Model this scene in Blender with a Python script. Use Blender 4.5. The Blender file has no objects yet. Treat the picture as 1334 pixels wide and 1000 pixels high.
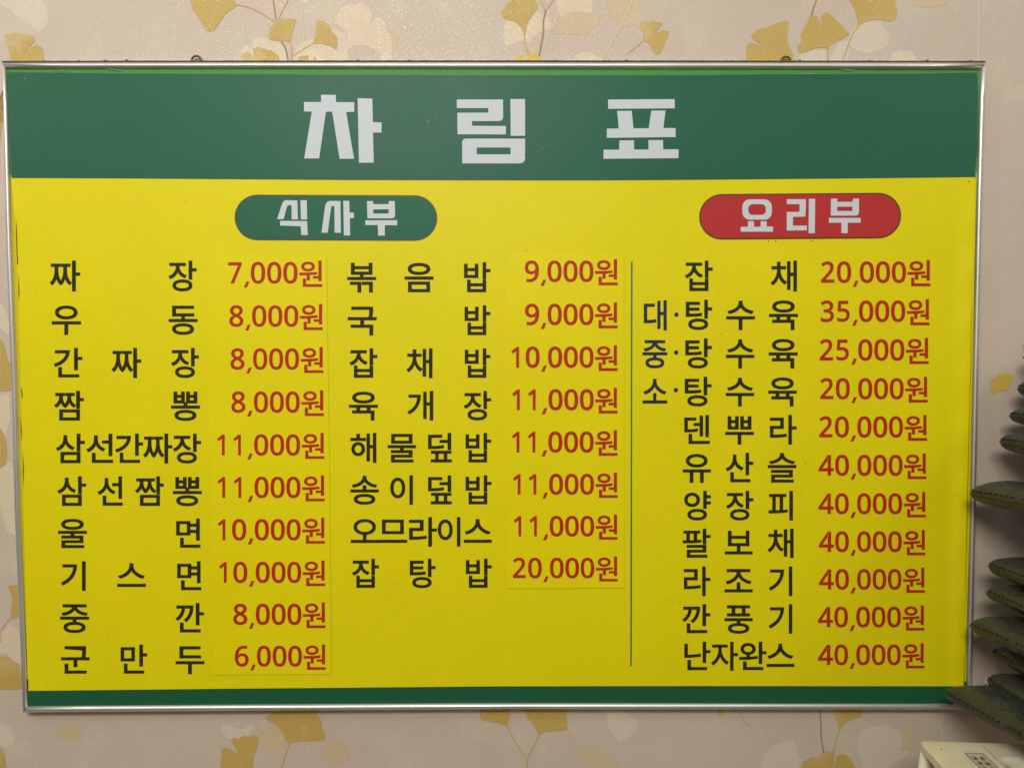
import bpy, bmesh, math, random, json
from mathutils import Vector, Matrix, noise

# ------------------------------------------------------------------ camera, world, lamps, exposure
scene = bpy.context.scene
C = scene.collection
FW, FH, FPX = 1334.0, 1000.0, 925.0
CAM = Vector((0.02360, -1.31669, 1.5691))
YAW, PITCH, ROLL = -0.00347154, -0.03978473, -0.00189351
ROT = (Matrix.Rotation(YAW, 3, 'Z') @ Matrix.Rotation(PITCH, 3, 'X')
       @ Matrix(((1, 0, 0), (0, 0, -1), (0, 1, 0))) @ Matrix.Rotation(ROLL, 3, 'Z'))
cd = bpy.data.cameras.new('camera')
cd.sensor_fit = 'HORIZONTAL'; cd.sensor_width = 36.0; cd.lens = FPX / FW * 36.0
cd.clip_start = 0.01; cd.clip_end = 100
cam = bpy.data.objects.new('camera', cd); C.objects.link(cam)
cam.matrix_world = Matrix.Translation(CAM) @ ROT.to_4x4()
scene.camera = cam

world = bpy.data.worlds.new('World'); scene.world = world; world.use_nodes = True
wn = world.node_tree.nodes; wl = world.node_tree.links
bg = wn['Background']
geo = wn.new('ShaderNodeTexCoord'); sep = wn.new('ShaderNodeSeparateXYZ'); mr = wn.new('ShaderNodeValToRGB')
wl.new(geo.outputs['Generated'], sep.inputs[0]); 
mp = wn.new('ShaderNodeMath'); mp.operation = 'MULTIPLY_ADD'; mp.inputs[1].default_value = .5; mp.inputs[2].default_value = .5
wl.new(sep.outputs['Z'], mp.inputs[0]); wl.new(mp.outputs[0], mr.inputs[0])
mr.color_ramp.elements[0].position = 0.30; mr.color_ramp.elements[0].color = (.03, .026, .02, 1)
e_ = mr.color_ramp.elements.new(.52); e_.color = (.13, .122, .106, 1)
mr.color_ramp.elements[2].position = 0.80; mr.color_ramp.elements[2].color = (.76, .715, .645, 1)
wl.new(mr.outputs[0], bg.inputs[0]); bg.inputs[1].default_value = 0.80

def area(name, loc, target, size, sizey, power, col):
    l = bpy.data.lights.new(name, 'AREA'); l.shape = 'RECTANGLE'; l.size = size; l.size_y = sizey
    l.energy = power; l.color = col
    o = bpy.data.objects.new(name, l); C.objects.link(o); o.location = loc
    o.rotation_euler = (Vector(target) - Vector(loc)).to_track_quat('-Z', 'Y').to_euler()
    return o
area('ceiling_lamp', (-0.50, -2.60, 3.15), (-0.2, 0, 1.55), 1.50, 0.45, 62, (1.0, .965, .925))
area('ceiling_lamp_beyond', (1.95, -1.35, 2.95), (0.9, 0, 1.4), 0.35, 0.35, 6, (1.0, .95, .89))
area('added_fill_left', (-2.3, -1.5, 2.8), (-0.6, 0, 1.5), 0.4, 0.4, 8, (1.0, .96, .91))  # added fill with no known lamp there, brightens the left frame rail
scene.view_settings.view_transform = 'Standard'; scene.view_settings.look = 'None'
scene.view_settings.exposure = 0.18; scene.view_settings.gamma = 1.0

# ------------------------------------------------------------------ helpers
def P(px, py, Y):
    """point of the plane y = Y that the photograph shows at pixel (px, py)"""
    d = ROT @ Vector(((px - FW / 2) / FPX, (FH / 2 - py) / FPX, -1.0))
    t = (Y - CAM.y) / d.y
    return CAM + d * t

def mesh_obj(name, me, mat, parent=None, label=None, cat=None, kind=None, group=None):
    o = bpy.data.objects.new(name, me); C.objects.link(o)
    if mat is not None and not me.materials: me.materials.append(mat)
    if parent: o.parent = parent
    props(o, label, cat, kind, group)
    return o
def props(o, label=None, cat=None, kind=None, group=None):
    if label: o['label'] = label
    if cat: o['category'] = cat
    if kind: o['kind'] = kind
    if group: o['group'] = group
def empty(name, loc, label, cat, group=None):
    o = bpy.data.objects.new(name, None); C.objects.link(o); o.location = loc
    o.empty_display_size = .05
    props(o, label, cat, None, group); return o
def new_mesh(name, verts, faces, smooth=False):
    me = bpy.data.meshes.new(name); me.from_pydata([tuple(v) for v in verts], [], faces); me.update()
    if smooth:
        me.polygons.foreach_set('use_smooth', [True] * len(me.polygons))
    return me

_dg = {}
def fill2d(loops, offset=0.0):
    """loops of 2D points -> (verts2d, faces) of the filled outline"""
    cu = bpy.data.curves.new('outline', 'CURVE'); cu.dimensions = '2D'; cu.fill_mode = 'BOTH'
    cu.offset = offset
    for L in loops:
        sp = cu.splines.new('POLY'); sp.points.add(len(L) - 1); sp.use_cyclic_u = True
        for i, p in enumerate(L): sp.points[i].co = (p[0], p[1], 0, 1)
    return eval_curve(cu)
def eval_curve(cu):
    o = bpy.data.objects.new('tmp', cu); C.objects.link(o)
    dg = bpy.context.evaluated_depsgraph_get(); dg.update()
    me = bpy.data.meshes.new_from_object(o.evaluated_get(dg))
    vs = [(v.co.x, v.co.y) for v in me.vertices]; fs = [tuple(p.vertices) for p in me.polygons]
    bpy.data.objects.remove(o); bpy.data.meshes.remove(me); bpy.data.curves.remove(cu)
    return vs, fs
_gl = {}
BOLD = 0.0150
def glyph(ch):
    if ch not in _gl:
        cu = bpy.data.curves.new('glyph', 'FONT'); cu.body = ch; cu.size = 1; cu.offset = BOLD
        cu.fill_mode = 'BOTH' if hasattr(cu, 'fill_mode') else cu.fill_mode
        cu.resolution_u = 5
        vs, fs = eval_curve(cu)
        xs = [v[0] for v in vs]
        _gl[ch] = (vs, fs, min(xs), max(xs))
    return _gl[ch]
DIG = json.loads('{"0":[[497,999,379,991,278,966,192,924,123,866,69,794,31,708,8,610,0,499,3,423,12,353,28,288,49,230,78,177,114,131,157,92,208,59,267,33,335,15,412,4,497,0,616,8,719,33,805,74,875,131,929,203,968,289,991,387,999,499,996,574,987,644,971,708,950,767,921,820,885,866,841,906,790,939,730,965,661,984,584,995],[497,896,574,890,638,871,691,841,732,798,762,742,784,674,797,593,802,499,797,406,784,325,762,257,732,202,691,159,638,128,574,109,497,103,421,109,357,128,305,159,265,202,235,257,214,325,201,406,197,499,201,592,214,672,235,741,265,796,305,840,357,871,421,890]],"1":[[669,999,669,375,669,343,670,311,671,279,672,248,675,217,677,186,680,157,684,129,657,140,629,150,600,161,571,171,541,180,512,189,484,198,457,206,181,288,0,204,719,0,999,0,999,999]],"2":[[0,999,0,894,384,637,440,599,491,564,537,531,578,500,614,471,646,443,673,415,695,387,712,359,724,330,732,299,734,268,730,231,716,198,694,170,662,146,624,128,580,114,531,106,476,103,428,105,381,110,337,117,294,128,252,142,210,158,168,176,126,197,20,116,66,93,114,71,165,52,220,34,278,19,341,8,407,2,478,0,579,4,669,18,747,40,814,71,867,110,906,155,928,206,936,264,933,301,924,338,910,373,889,406,863,439,832,472,797,505,757,537,712,571,663,606,610,642,552,680,245,882,245,887,999,887,999,999]],"3":[[419,999,360,998,303,996,249,992,197,987,147,980,97,971,48,960,0,946,0,834,48,848,99,861,150,872,204,881,258,888,311,893,363,896,414,897,506,894,585,884,651,868,704,846,745,818,774,785,792,748,797,706,791,665,771,629,737,600,690,576,631,557,560,544,478,536,385,534,241,534,241,433,385,433,469,430,542,420,604,404,656,382,696,355,725,324,743,289,749,249,744,218,730,190,708,165,676,143,636,125,590,112,537,105,478,102,421,103,367,108,318,115,274,125,231,137,189,150,148,165,106,182,7,99,50,80,98,62,150,46,207,30,269,17,334,7,404,2,478,0,589,4,686,17,767,39,833,69,884,105,921,146,943,191,950,241,945,287,927,329,899,365,858,397,808,423,750,445,684,462,609,474,609,478,701,488,781,503,848,525,903,553,945,586,975,623,993,664,999,709,990,770,964,825,920,875,858,918,778,953,678,979,558,994]],"4":[[634,999,634,776,0,776,0,668,622,0,799,0,799,664,999,664,999,776,799,776,799,999],[167,664,634,664,634,422,634,380,635,339,636,300,638,262,646,128,638,128,628,146,618,163,608,179,597,195,587,210,576,224,565,238,553,250]],"5":[[403,999,346,998,290,996,235,992,181,986,130,978,82,969,39,958,0,945,0,829,27,839,56,848,88,857,122,864,157,871,194,877,231,882,269,887,306,890,342,892,376,894,408,894,492,891,567,881,632,865,687,843,731,814,763,778,782,734,788,683,782,637,763,597,732,563,688,535,633,513,566,497,488,487,399,484,367,485,334,486,298,488,261,491,224,494,191,497,162,499,137,502,35,464,97,0,878,0,878,112,276,112,232,395,252,392,276,389,302,387,333,385,365,383,398,382,433,381,468,381,542,383,611,389,677,399,738,413,795,431,845,454,890,480,928,510,959,544,981,582,995,624,999,669,989,742,961,807,913,863,846,911,761,950,659,977,540,994]],"6":[[517,999,447,996,380,987,316,973,255,953,200,927,150,894,106,856,69,811,39,760,17,703,4,640,0,570,1,528,4,487,9,445,17,404,27,364,40,325,57,287,78,250,102,214,130,181,163,150,200,120,241,94,288,70,341,50,398,32,462,18,533,8,609,2,693,0,714,0,738,1,763,2,789,3,815,4,839,6,860,9,879,12,879,116,860,112,839,109,817,106,794,103,770,102,746,100,723,100,699,99,629,101,566,107,509,117,458,131,414,148,374,168,339,190,310,216,284,244,263,274,245,306,231,340,220,376,211,413,205,451,202,490,215,490,240,467,269,446,302,427,340,410,383,395,432,385,487,379,548,377,645,382,732,396,809,420,876,454,930,496,968,547,991,606,999,672,991,744,967,808,926,863,869,911,798,950,716,977,623,994],[515,897,577,894,634,883,683,866,727,842,763,811,788,773,803,726,808,672,804,629,790,589,768,555,737,526,697,503,648,486,589,476,522,472,474,474,430,479,389,487,351,499,316,513,286,529,260,546,238,566,220,586,208,607,200,628,198,649,200,678,206,707,218,736,233,765,253,792,277,817,306,840,340,859,377,876,419,888,465,895]],"7":[[202,999,801,113,0,113,0,0,999,0,999,99,409,999]],"8":[[500,999,387,995,288,982,202,960,130,929,73,891,33,846,8,795,0,738,6,691,23,648,51,610,90,577,138,548,190,521,246,498,308,477,256,455,209,431,165,405,126,377,93,346,70,312,56,274,51,232,55,195,67,161,86,131,114,103,147,79,186,58,230,40,279,26,331,15,385,6,441,2,500,0,559,2,617,6,672,15,724,26,772,40,815,58,853,79,886,103,913,131,932,162,944,196,948,234,943,276,927,314,902,348,866,378,823,405,775,429,721,452,662,472,704,486,745,501,785,517,824,535,861,554,894,574,924,596,950,619,971,644,987,672,996,701,999,733,995,772,983,809,963,843,935,874,901,902,860,927,813,948,760,966,702,981,639,991,572,997],[502,423,552,407,599,390,641,371,680,351,712,329,735,302,749,272,754,238,749,206,737,178,715,155,686,135,648,120,605,109,554,103,497,101,442,103,393,109,350,120,313,135,284,155,262,178,250,206,245,238,250,273,263,304,286,330,318,351,356,370,400,389,448,406],[495,898,567,896,630,887,683,873,727,854,761,829,785,801,800,769,805,734,800,702,785,673,759,646,724,620,677,596,620,572,551,548,471,523,407,544,351,566,303,589,264,614,234,642,212,671,198,704,194,739,199,773,212,803,235,831,266,854,308,874,360,887,422,896]],"9":[[306,999,285,999,261,998,237,997,211,996,185,994,162,992,140,989,120,987,120,883,139,887,160,890,182,893,205,896,229,897,253,899,276,899,300,900,370,898,433,892,491,882,542,868,587,851,627,831,661,809,690,783,715,755,736,725,754,693,768,659,779,623,788,586,794,548,797,509,784,509,760,532,732,553,699,572,660,589,617,604,567,614,512,620,451,622,354,617,267,603,190,578,123,544,69,502,31,451,8,393,0,327,8,255,32,191,73,135,130,87,201,49,283,22,376,5,482,0,553,3,621,12,685,26,745,46,800,72,849,105,893,143,930,188,960,239,982,296,995,359,999,429,998,470,995,512,990,553,982,594,972,635,959,674,942,712,921,749,897,785,869,818,836,849,799,879,758,905,711,929,658,949,601,967,537,981,466,991,390,997],[477,527,525,525,569,520,610,512,648,500,683,486,713,470,739,452,761,433,779,412,791,392,799,371,801,350,799,320,793,291,781,262,766,233,746,206,722,182,693,159,660,140,623,123,581,111,535,104,484,102,422,105,367,116,317,133,273,157,237,188,211,226,196,273,191,327,195,370,209,410,232,444,263,473,304,496,353,513,411,523]]}')
def digit(ch):
    k = 'd' + ch
    if k not in _gl:
        loops = [[(l[i] / 999 * .64, 1 - l[i + 1] / 999) for i in range(0, len(l), 2)] for l in DIG[ch]]
        vs, fs = fill2d(loops, 0.024)
        xs = [v[0] for v in vs]; ys = [v[1] for v in vs]
        _gl[k] = (vs, fs, min(xs), max(xs), min(ys), max(ys))
    return _gl[k]
class Flat:
    """flat figure drawn in photograph pixels and laid on the plane y = Y"""
    def __init__(s): s.v = []; s.f = []
    def add(s, vs, fs):
        n = len(s.v); s.v += vs; s.f += [tuple(i + n for i in f) for f in fs]
    def hangul(s, ch, x0, x1, ytop, ybot):
        vs, fs, a, b = glyph(ch)
        et, eb = .827 + BOLD, -.077 - BOLD
        s.add([(x0 + (v[0] - a) / (b - a) * (x1 - x0), ytop + (et - v[1]) / (et - eb) * (ybot - ytop)) for v in vs], fs)
    def digit(s, ch, x0, x1, ytop, ybot):
        vs, fs, a, b, c, d = digit(ch)
        s.add([(x0 + (v[0] - a) / (b - a) * (x1 - x0), ytop + (d - v[1]) / (d - c) * (ybot - ytop)) for v in vs], fs)
    def poly(s, *loops):
        vs, fs = fill2d(loops); s.add(vs, fs)
    def build(s, name, Y, mat, parent, label=None, thick=0.0, **k):
        yf = Y if callable(Y) else (lambda x, y: Y)
        vs = [P(x, y, yf(x, y)) for x, y in s.v]
        o = parent
        fs = []
        for f in s.f:                      # faces look towards the room (-y)
            a, b, c = (vs[i] for i in f[:3])
            if (b - a).cross(c - a).y > 0: f = tuple(reversed(f))
            fs.append(f)
        if thick:
            n = len(vs)
            vs = vs + [v + Vector((0, thick, 0)) for v in vs]
            cnt = {}
            for f in fs:
                for i in range(len(f)):
                    e = (f[i], f[(i + 1) % len(f)]); cnt[e] = 1
            side = [(b, a, a + n, b + n) for (a, b) in cnt if (b, a) not in cnt]
            fs = fs + side
        vs = [v - ORG.get(parent, Vector((0, 0, 0))) for v in vs]
        return mesh_obj(name, new_mesh(name, vs, fs), mat, parent, label, **k)
ORG = {}
def poly_px(scale, ox, oy, pts): return [(ox + x / scale, oy + y / scale) for x, y in pts]
def interp(pts, t):
    for (a, va), (b, vb) in zip(pts, pts[1:]):
        if t <= b: return va + (vb - va) * (t - a) / (b - a)
    return pts[-1][1]

# ------------------------------------------------------------------ materials
def mat(name, col, rough=.5, metal=0.0, spec=.5):
    m = bpy.data.materials.new(name); m.use_nodes = True
    b = m.node_tree.nodes['Principled BSDF']
    b.inputs['Base Color'].default_value = (*col, 1); b.inputs['Roughness'].default_value = rough
    b.inputs['Metallic'].default_value = metal; b.inputs['Specular IOR Level'].default_value = spec
    return m
def N(m, t): return m.node_tree.nodes.new(t)
def L(m, a, b): m.node_tree.links.new(a, b)
def coords(m, scale=(1, 1, 1)):
    g = N(m, 'ShaderNodeNewGeometry'); mp = N(m, 'ShaderNodeMapping'); mp.inputs['Scale'].default_value = scale
    L(m, g.outputs['Position'], mp.inputs['Vector']); return mp.outputs[0]
def noise_n(m, vec, scale, detail=3, rough=.5):
    n = N(m, 'ShaderNodeTexNoise'); n.inputs['Scale'].default_value = scale; n.inputs['Detail'].default_value = detail
    n.inputs['Roughness'].default_value = rough; L(m, vec, n.inputs['Vector']); return n.outputs['Fac']
def ramp(m, fac, stops):
    r = N(m, 'ShaderNodeValToRGB'); e = r.color_ramp.elements
    while len(e) < len(stops): e.new(.5)
    for k, (p, c) in enumerate(stops): e[k].position = p; e[k].color = (*c, 1) if len(c) == 3 else c
    L(m, fac, r.inputs[0]); return r.outputs[0]
def mix(m, mode, fac, a, b):
    x = N(m, 'ShaderNodeMix'); x.data_type = 'RGBA'; x.blend_type = mode
    if isinstance(fac, float): x.inputs[0].default_value = fac
    else: L(m, fac, x.inputs[0])
    for s, i in ((a, 6), (b, 7)):
        if isinstance(s, tuple): x.inputs[i].default_value = (*s, 1)
        else: L(m, s, x.inputs[i])
    return x.outputs[2]
def bump(m, h, strength, dist=.001):
    b = N(m, 'ShaderNodeBump'); b.inputs['Strength'].default_value = strength; b.inputs['Distance'].default_value = dist
    L(m, h, b.inputs['Height']); return b.outputs[0]
def bsdf(m): return m.node_tree.nodes['Principled BSDF']
G = lambda v: (v, v, v)

def vinyl(name, col, rough=.42, var=.10, specks=True, spec=.20):
    m = mat(name, col, rough, 0, spec); v = coords(m)
    n1 = noise_n(m, v, 260, 2, .6); n2 = noise_n(m, v, 5, 4, .6)
    c = mix(m, 'MULTIPLY', 1.0, col, ramp(m, n1, [(.3, G(1 - var * .7)), (.7, G(1 + 0))]))
    c = mix(m, 'MULTIPLY', 1.0, c, ramp(m, n2, [(.3, G(.95)), (.7, G(1.0))]))
    if specks:
        vo = N(m, 'ShaderNodeTexVoronoi'); vo.inputs['Scale'].default_value = 26; L(m, v, vo.inputs['Vector'])
        near = N(m, 'ShaderNodeMath'); near.operation = 'LESS_THAN'; near.inputs[1].default_value = .028
        L(m, vo.outputs['Distance'], near.inputs[0])
        sp = N(m, 'ShaderNodeSeparateColor'); L(m, vo.outputs['Color'], sp.inputs[0])
        few = N(m, 'ShaderNodeMath'); few.operation = 'GREATER_THAN'; few.inputs[1].default_value = .86
        L(m, sp.outputs[0], few.inputs[0])
        mu = N(m, 'ShaderNodeMath'); mu.operation = 'MULTIPLY'; L(m, near.outputs[0], mu.inputs[0]); L(m, few.outputs[0], mu.inputs[1])
        m2 = N(m, 'ShaderNodeMath'); m2.operation = 'MULTIPLY'; m2.inputs[1].default_value = .7; L(m, mu.outputs[0], m2.inputs[0])
        c = mix(m, 'MIX', m2.outputs[0], c, (.05, .04, .02))
    L(m, c, bsdf(m).inputs['Base Color'])
    n3 = noise_n(m, v, 320, 2, .5)
    wav = noise_n(m, v, 9, 2, .5)
    b1 = bump(m, n3, .25, .0004)
    b2 = N(m, 'ShaderNodeBump'); b2.inputs['Strength'].default_value = .3; b2.inputs['Distance'].default_value = .0012
    L(m, wav, b2.inputs['Height']); L(m, b1, b2.inputs['Normal'])
    L(m, b2.outputs[0], bsdf(m).inputs['Normal'])
    r = ramp(m, n2, [(.3, G(rough + .02)), (.7, G(rough + .08))]); L(m, r, bsdf(m).inputs['Roughness'])
    return m
M = {}
M['yellow'] = vinyl('yellow vinyl', (.71, .625, .0015), .45)
M['yellow_patch'] = vinyl('yellow price vinyl', (.725, .64, .0015), .42, specks=False)
M['yellow_old'] = vinyl('older yellow sheet', (.62, .53, .008), .5, .15)
M['green'] = vinyl('dark green vinyl', (.016, .112, .060), .42, .12)
M['green_low'] = vinyl('bottom dark green vinyl', (.012, .098, .042), .42, .12)
M['green_old'] = vinyl('older grass green sheet', (.075, .28, .055), .5, .2)
M['green_pill'] = vinyl('green badge vinyl', (.018, .122, .064), .45, specks=False)
M['red_pill'] = vinyl('red badge vinyl', (.44, .030, .028), .45, specks=False)
M['white'] = vinyl('white lettering vinyl', (.54, .585, .61), .45, .04)
M['ink'] = mat('charcoal lettering', (.022, .020, .007), .6, 0, .2)
M['navy'] = mat('navy lettering', (.016, .022, .05), .55, 0, .25)
M['red_ink'] = mat('red lettering', (.40, .022, .006), .5, 0, .25)
M['green_ink'] = mat('green line', (.02, .16, .05), .5)
M['outline'] = mat('dark outline', (.05, .03, .01), .5)
M['dark_gap'] = mat('dark gap', (.02, .018, .012), .7)

def make_alu():
    m = mat('brushed aluminium', (.80, .79, .77), .40, .82)
    v = coords(m); n = noise_n(m, v, 60, 4, .7); n2 = noise_n(m, v, 7, 3, .6)
    c = mix(m, 'MULTIPLY', 1.0, (.80, .78, .75), ramp(m, n2, [(.3, G(.82)), (.65, G(1.0))]))
    vo = N(m, 'ShaderNodeTexVoronoi'); vo.inputs['Scale'].default_value = 90; L(m, v, vo.inputs['Vector'])
    near = N(m, 'ShaderNodeMath'); near.operation = 'LESS_THAN'; near.inputs[1].default_value = .09; L(m, vo.outputs['Distance'], near.inputs[0])
    sp = N(m, 'ShaderNodeSeparateColor'); L(m, vo.outputs['Color'], sp.inputs[0])
    few = N(m, 'ShaderNodeMath'); few.operation = 'GREATER_THAN'; few.inputs[1].default_value = .94; L(m, sp.outputs[1], few.inputs[0])
    mu = N(m, 'ShaderNodeMath'); mu.operation = 'MULTIPLY'; L(m, near.outputs[0], mu.inputs[0]); L(m, few.outputs[0], mu.inputs[1])
    c = mix(m, 'MIX', mu.outputs[0], c, (.12, .10, .08))
    L(m, c, bsdf(m).inputs['Base Color'])
    return m
M['alu'] = make_alu()
M['wire'] = mat('dull wire', (.10, .09, .07), .5, .7)

def wallpaper(name, col, gold=0.0, alpha_noise=0):
    m = mat(name, col, .55); v = coords(m)
    wx = N(m, 'ShaderNodeMapping'); wx.inputs['Scale'].default_value = (110, 110, 1300)
    wz = N(m, 'ShaderNodeMapping'); wz.inputs['Scale'].default_value = (1300, 110, 110)
    L(m, v, wx.inputs[0]); L(m, v, wz.inputs[0])
    n1 = noise_n(m, wx.outputs[0], 1, 2, .6); n2 = noise_n(m, wz.outputs[0], 1, 2, .6)
    ad = N(m, 'ShaderNodeMath'); ad.operation = 'ADD'; L(m, n1, ad.inputs[0]); L(m, n2, ad.inputs[1])
    weave = N(m, 'ShaderNodeMath'); weave.operation = 'MULTIPLY'; weave.inputs[1].default_value = .5; L(m, ad.outputs[0], weave.inputs[0])
    c = mix(m, 'MULTIPLY', 1.0, col, ramp(m, weave.outputs[0], [(.35, G(.92)), (.65, G(1.04))]))
    fine = noise_n(m, v, 420, 2, .7)
    c = mix(m, 'MULTIPLY', 1.0, c, ramp(m, fine, [(.3, G(.90)), (.7, G(1.05))]))
    big = noise_n(m, v, 3.2, 3, .6)
    c = mix(m, 'MULTIPLY', 1.0, c, ramp(m, big, [(.35, (.97, .93, .90)), (.65, (1.0, 1.0, .97))]))
    mid = noise_n(m, v, 13, 3, .55)
    c = mix(m, 'MIX', ramp(m, mid, [(.56, G(0)), (.68, G(.25))]), c, (.62, .53, .36))
    # glitter printed in the paper: tiny metallic specks, read by real light only
    vo = N(m, 'ShaderNodeTexVoronoi'); vo.inputs['Scale'].default_value = 950; L(m, v, vo.inputs['Vector'])
    sp = N(m, 'ShaderNodeSeparateColor'); L(m, vo.outputs['Color'], sp.inputs[0])
    gl = N(m, 'ShaderNodeMath'); gl.operation = 'GREATER_THAN'; gl.inputs[1].default_value = .982; L(m, sp.outputs[0], gl.inputs[0])
    gm = N(m, 'ShaderNodeMath'); gm.operation = 'MULTIPLY'; gm.inputs[1].default_value = .30; L(m, gl.outputs[0], gm.inputs[0]); L(m, gm.outputs[0], bsdf(m).inputs['Metallic'])
    c = mix(m, 'MIX', gm.outputs[0], c, (.85, .80, .70))
    L(m, c, bsdf(m).inputs['Base Color'])
    r = N(m, 'ShaderNodeMath'); r.operation = 'MULTIPLY_ADD'; r.inputs[1].default_value = -.12; r.inputs[2].default_value = .58; L(m, gl.outputs[0], r.inputs[0])
    L(m, r.outputs[0], bsdf(m).inputs['Roughness'])
    L(m, bump(m, weave.outputs[0], .5, .0006), bsdf(m).inputs['Normal'])
    return m
M['wall'] = wallpaper('wallpaper', (.540, .462, .375))
M['gold'] = wallpaper('mustard leaf print', (.50, .35, .085))
M['gold2'] = wallpaper('bright mustard leaf print', (.62, .43, .07))
M['ghost'] = wallpaper('cream leaf print', (.64, .555, .40))
M['ghost2'] = wallpaper('pale grey leaf print', (.615, .53, .43))
M['ghost3'] = wallpaper('pale yellow leaf print', (.56, .455, .28))
M['stem'] = mat('brown stem print', (.27, .17, .07), .6)
M['stem2'] = mat('mustard stem print', (.50, .34, .10), .6)
M['stem3'] = mat('cream stem print', (.66, .56, .40), .6)
M['seam'] = mat('paper seam', (.62, .54, .43), .7)

# ------------------------------------------------------------------ the setting: wall and floor
WY = 0.024
def box_mesh(name, x0, x1, y0, y1, z0, z1):
    vs = [(x, y, z) for x in (x0, x1) for y in (y0, y1) for z in (z0, z1)]
    return new_mesh(name, vs, [(0, 1, 3, 2), (4, 6, 7, 5), (0, 4, 5, 1), (2, 3, 7, 6), (0, 2, 6, 4), (1, 5, 7, 3)])
wall = mesh_obj('wall', box_mesh('wall', -2.6, 2.6, WY, WY + .15, -.02, 3.0), M['wall'], kind='structure',
                label='beige wall papered with gold and cream ginkgo leaves')
fm = mat('floor vinyl', (.16, .11, .07), .5); fv = coords(fm, (1, 12, 1))
L(fm, ramp(fm, noise_n(fm, fv, 3, 4, .6), [(.3, (.11, .07, .045)), (.7, (.20, .14, .09))]), bsdf(fm).inputs['Base Color'])
mesh_obj('floor', box_mesh('floor', -2.6, 2.6, -2.6, WY - .002, -.05, 0), fm, kind='structure', label='brown floor below the wall')

# printed ginkgo leaves: outlines in photograph pixels, laid on the wall face
def tuck(p):
    x, y = p                                     # outlines that meet the frame run on behind it
    if 77 <= y < 300 and 3 < x < 1284: y = 97
    elif 600 < y <= 928.5 and 30 < x < 1266: y = 908
    return (x, y)
leaf_n = [0]
def leaf(pts, m='gold', name='leaf_print', k=None):
    f = Flat(); f.poly([tuck(p) for p in pts])
    leaf_n[0] += 1
    order = {'ghost': .00015, 'ghost2': .00010, 'ghost3': .0002}.get(m, .0004)
    f.build(name, WY - order - leaf_n[0] * 4e-6, M[m], wall)
def stem(pts, w=1.2, m='stem2'):
    f = Flat(); V = [Vector(tuck(p)) for p in pts]
    # smooth the stem into a gentle curve
    if len(V) > 2:
        Q = []
        for i in range(len(V) - 1):
            a = V[max(i - 1, 0)]; b = V[i]; c = V[i + 1]; d = V[min(i + 2, len(V) - 1)]
            for t in (0, .25, .5, .75):
                Q.append(.5 * ((2 * b) + (c - a) * t + (2 * a - 5 * b + 4 * c - d) * t * t + (3 * b - a - 3 * c + d) * t ** 3))
        V = Q + [V[-1]]
    vs = []
    for i, p in enumerate(V):
        t = (V[min(i + 1, len(V) - 1)] - V[max(i - 1, 0)]).normalized(); n = Vector((-t.y, t.x)) * w / 2
        vs += [tuple(p + n), tuple(p - n)]
    f.add(vs, [(2 * i, 2 * i + 1, 2 * i + 3, 2 * i + 2) for i in range(len(V) - 1)])
    leaf_n[0] += 1
    f.build('stem_print', WY - .0006 - leaf_n[0] * 4e-6, M[m], wall)
A = lambda p: poly_px(4.447, 0, 0, p)
B = lambda p: poly_px(4.447, 240, 0, p)
Cc = lambda p: poly_px(4.447, 540, 0, p)
D = lambda p: poly_px(2.70, 840, 0, p)
E7 = lambda p: poly_px(2.223, 0, 915, p)
E8 = lambda p: poly_px(2.223, 590, 915, p)
# cream and pale ghosts first
leaf(A([(0, 0), (250, 0), (275, 60), (278, 130), (255, 165), (225, 190), (180, 150), (110, 110), (60, 60), (0, 20)]), 'ghost2')
leaf(B([(875, 130), (885, 95), (905, 55), (930, 35), (960, 25), (990, 28), (1010, 12), (1040, 30), (1062, 45), (1080, 75), (1090, 95), (1080, 130), (1060, 160), (1095, 120), (1125, 98), (1150, 115), (1168, 145), (1178, 190), (1200, 215), (1205, 260), (1200, 345), (1160, 345), (1130, 305), (1090, 280), (1040, 265), (980, 265), (950, 290), (925, 345), (925, 300), (945, 250), (948, 205), (930, 175), (890, 150)]), 'ghost')
leaf(B([(405, 225), (440, 222), (475, 220), (500, 235), (550, 245), (590, 290), (605, 350), (330, 350), (332, 290), (360, 262), (392, 285), (398, 250)]), 'ghost')
leaf(B([(640, 310), (655, 270), (690, 245), (745, 230), (790, 252), (870, 285), (930, 290), (950, 320), (935, 345), (630, 350)]), 'ghost')
leaf(B([(840, 130), (870, 170), (930, 190), (950, 220), (935, 290), (880, 300), (892, 220), (860, 190)]), 'ghost2')
leaf(B([(650, 0), (740, 0), (715, 12), (695, 20), (680, 12)]), 'ghost')
leaf(B([(1180, 160), (1230, 200), (1240, 250), (1215, 330), (1205, 350), (1205, 260)]), 'ghost3')
leaf(B([(870, 30), (905, 40), (885, 90), (850, 75)]), 'ghost3')
leaf(Cc([(535, 120), (560, 122), (595, 140), (622, 172), (640, 235), (600, 245), (560, 262), (530, 262), (518, 250), (520, 225), (508, 205), (520, 180), (518, 145)]), 'ghost')
leaf(Cc([(640, 245), (645, 190), (652, 150), (675, 110), (700, 78), (720, 68), (735, 90), (755, 90), (775, 105), (798, 142), (785, 165), (760, 180), (720, 192), (690, 215), (675, 245)]), 'ghost')
leaf(Cc([(815, 0), (1028, 0), (1032, 45), (1025, 78), (1000, 80), (950, 66), (890, 74), (845, 100), (828, 60)]), 'ghost')
leaf(Cc([(845, 105), (890, 76), (950, 70), (1010, 84), (1090, 100), (1070, 130), (1050, 150), (1015, 170), (1005, 205), (930, 200), (795, 197)]), 'ghost3')
leaf(Cc([(1100, 0), (1300, 0), (1320, 60), (1290, 140), (1190, 165), (1150, 120), (1120, 60)]), 'ghost3')
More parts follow.
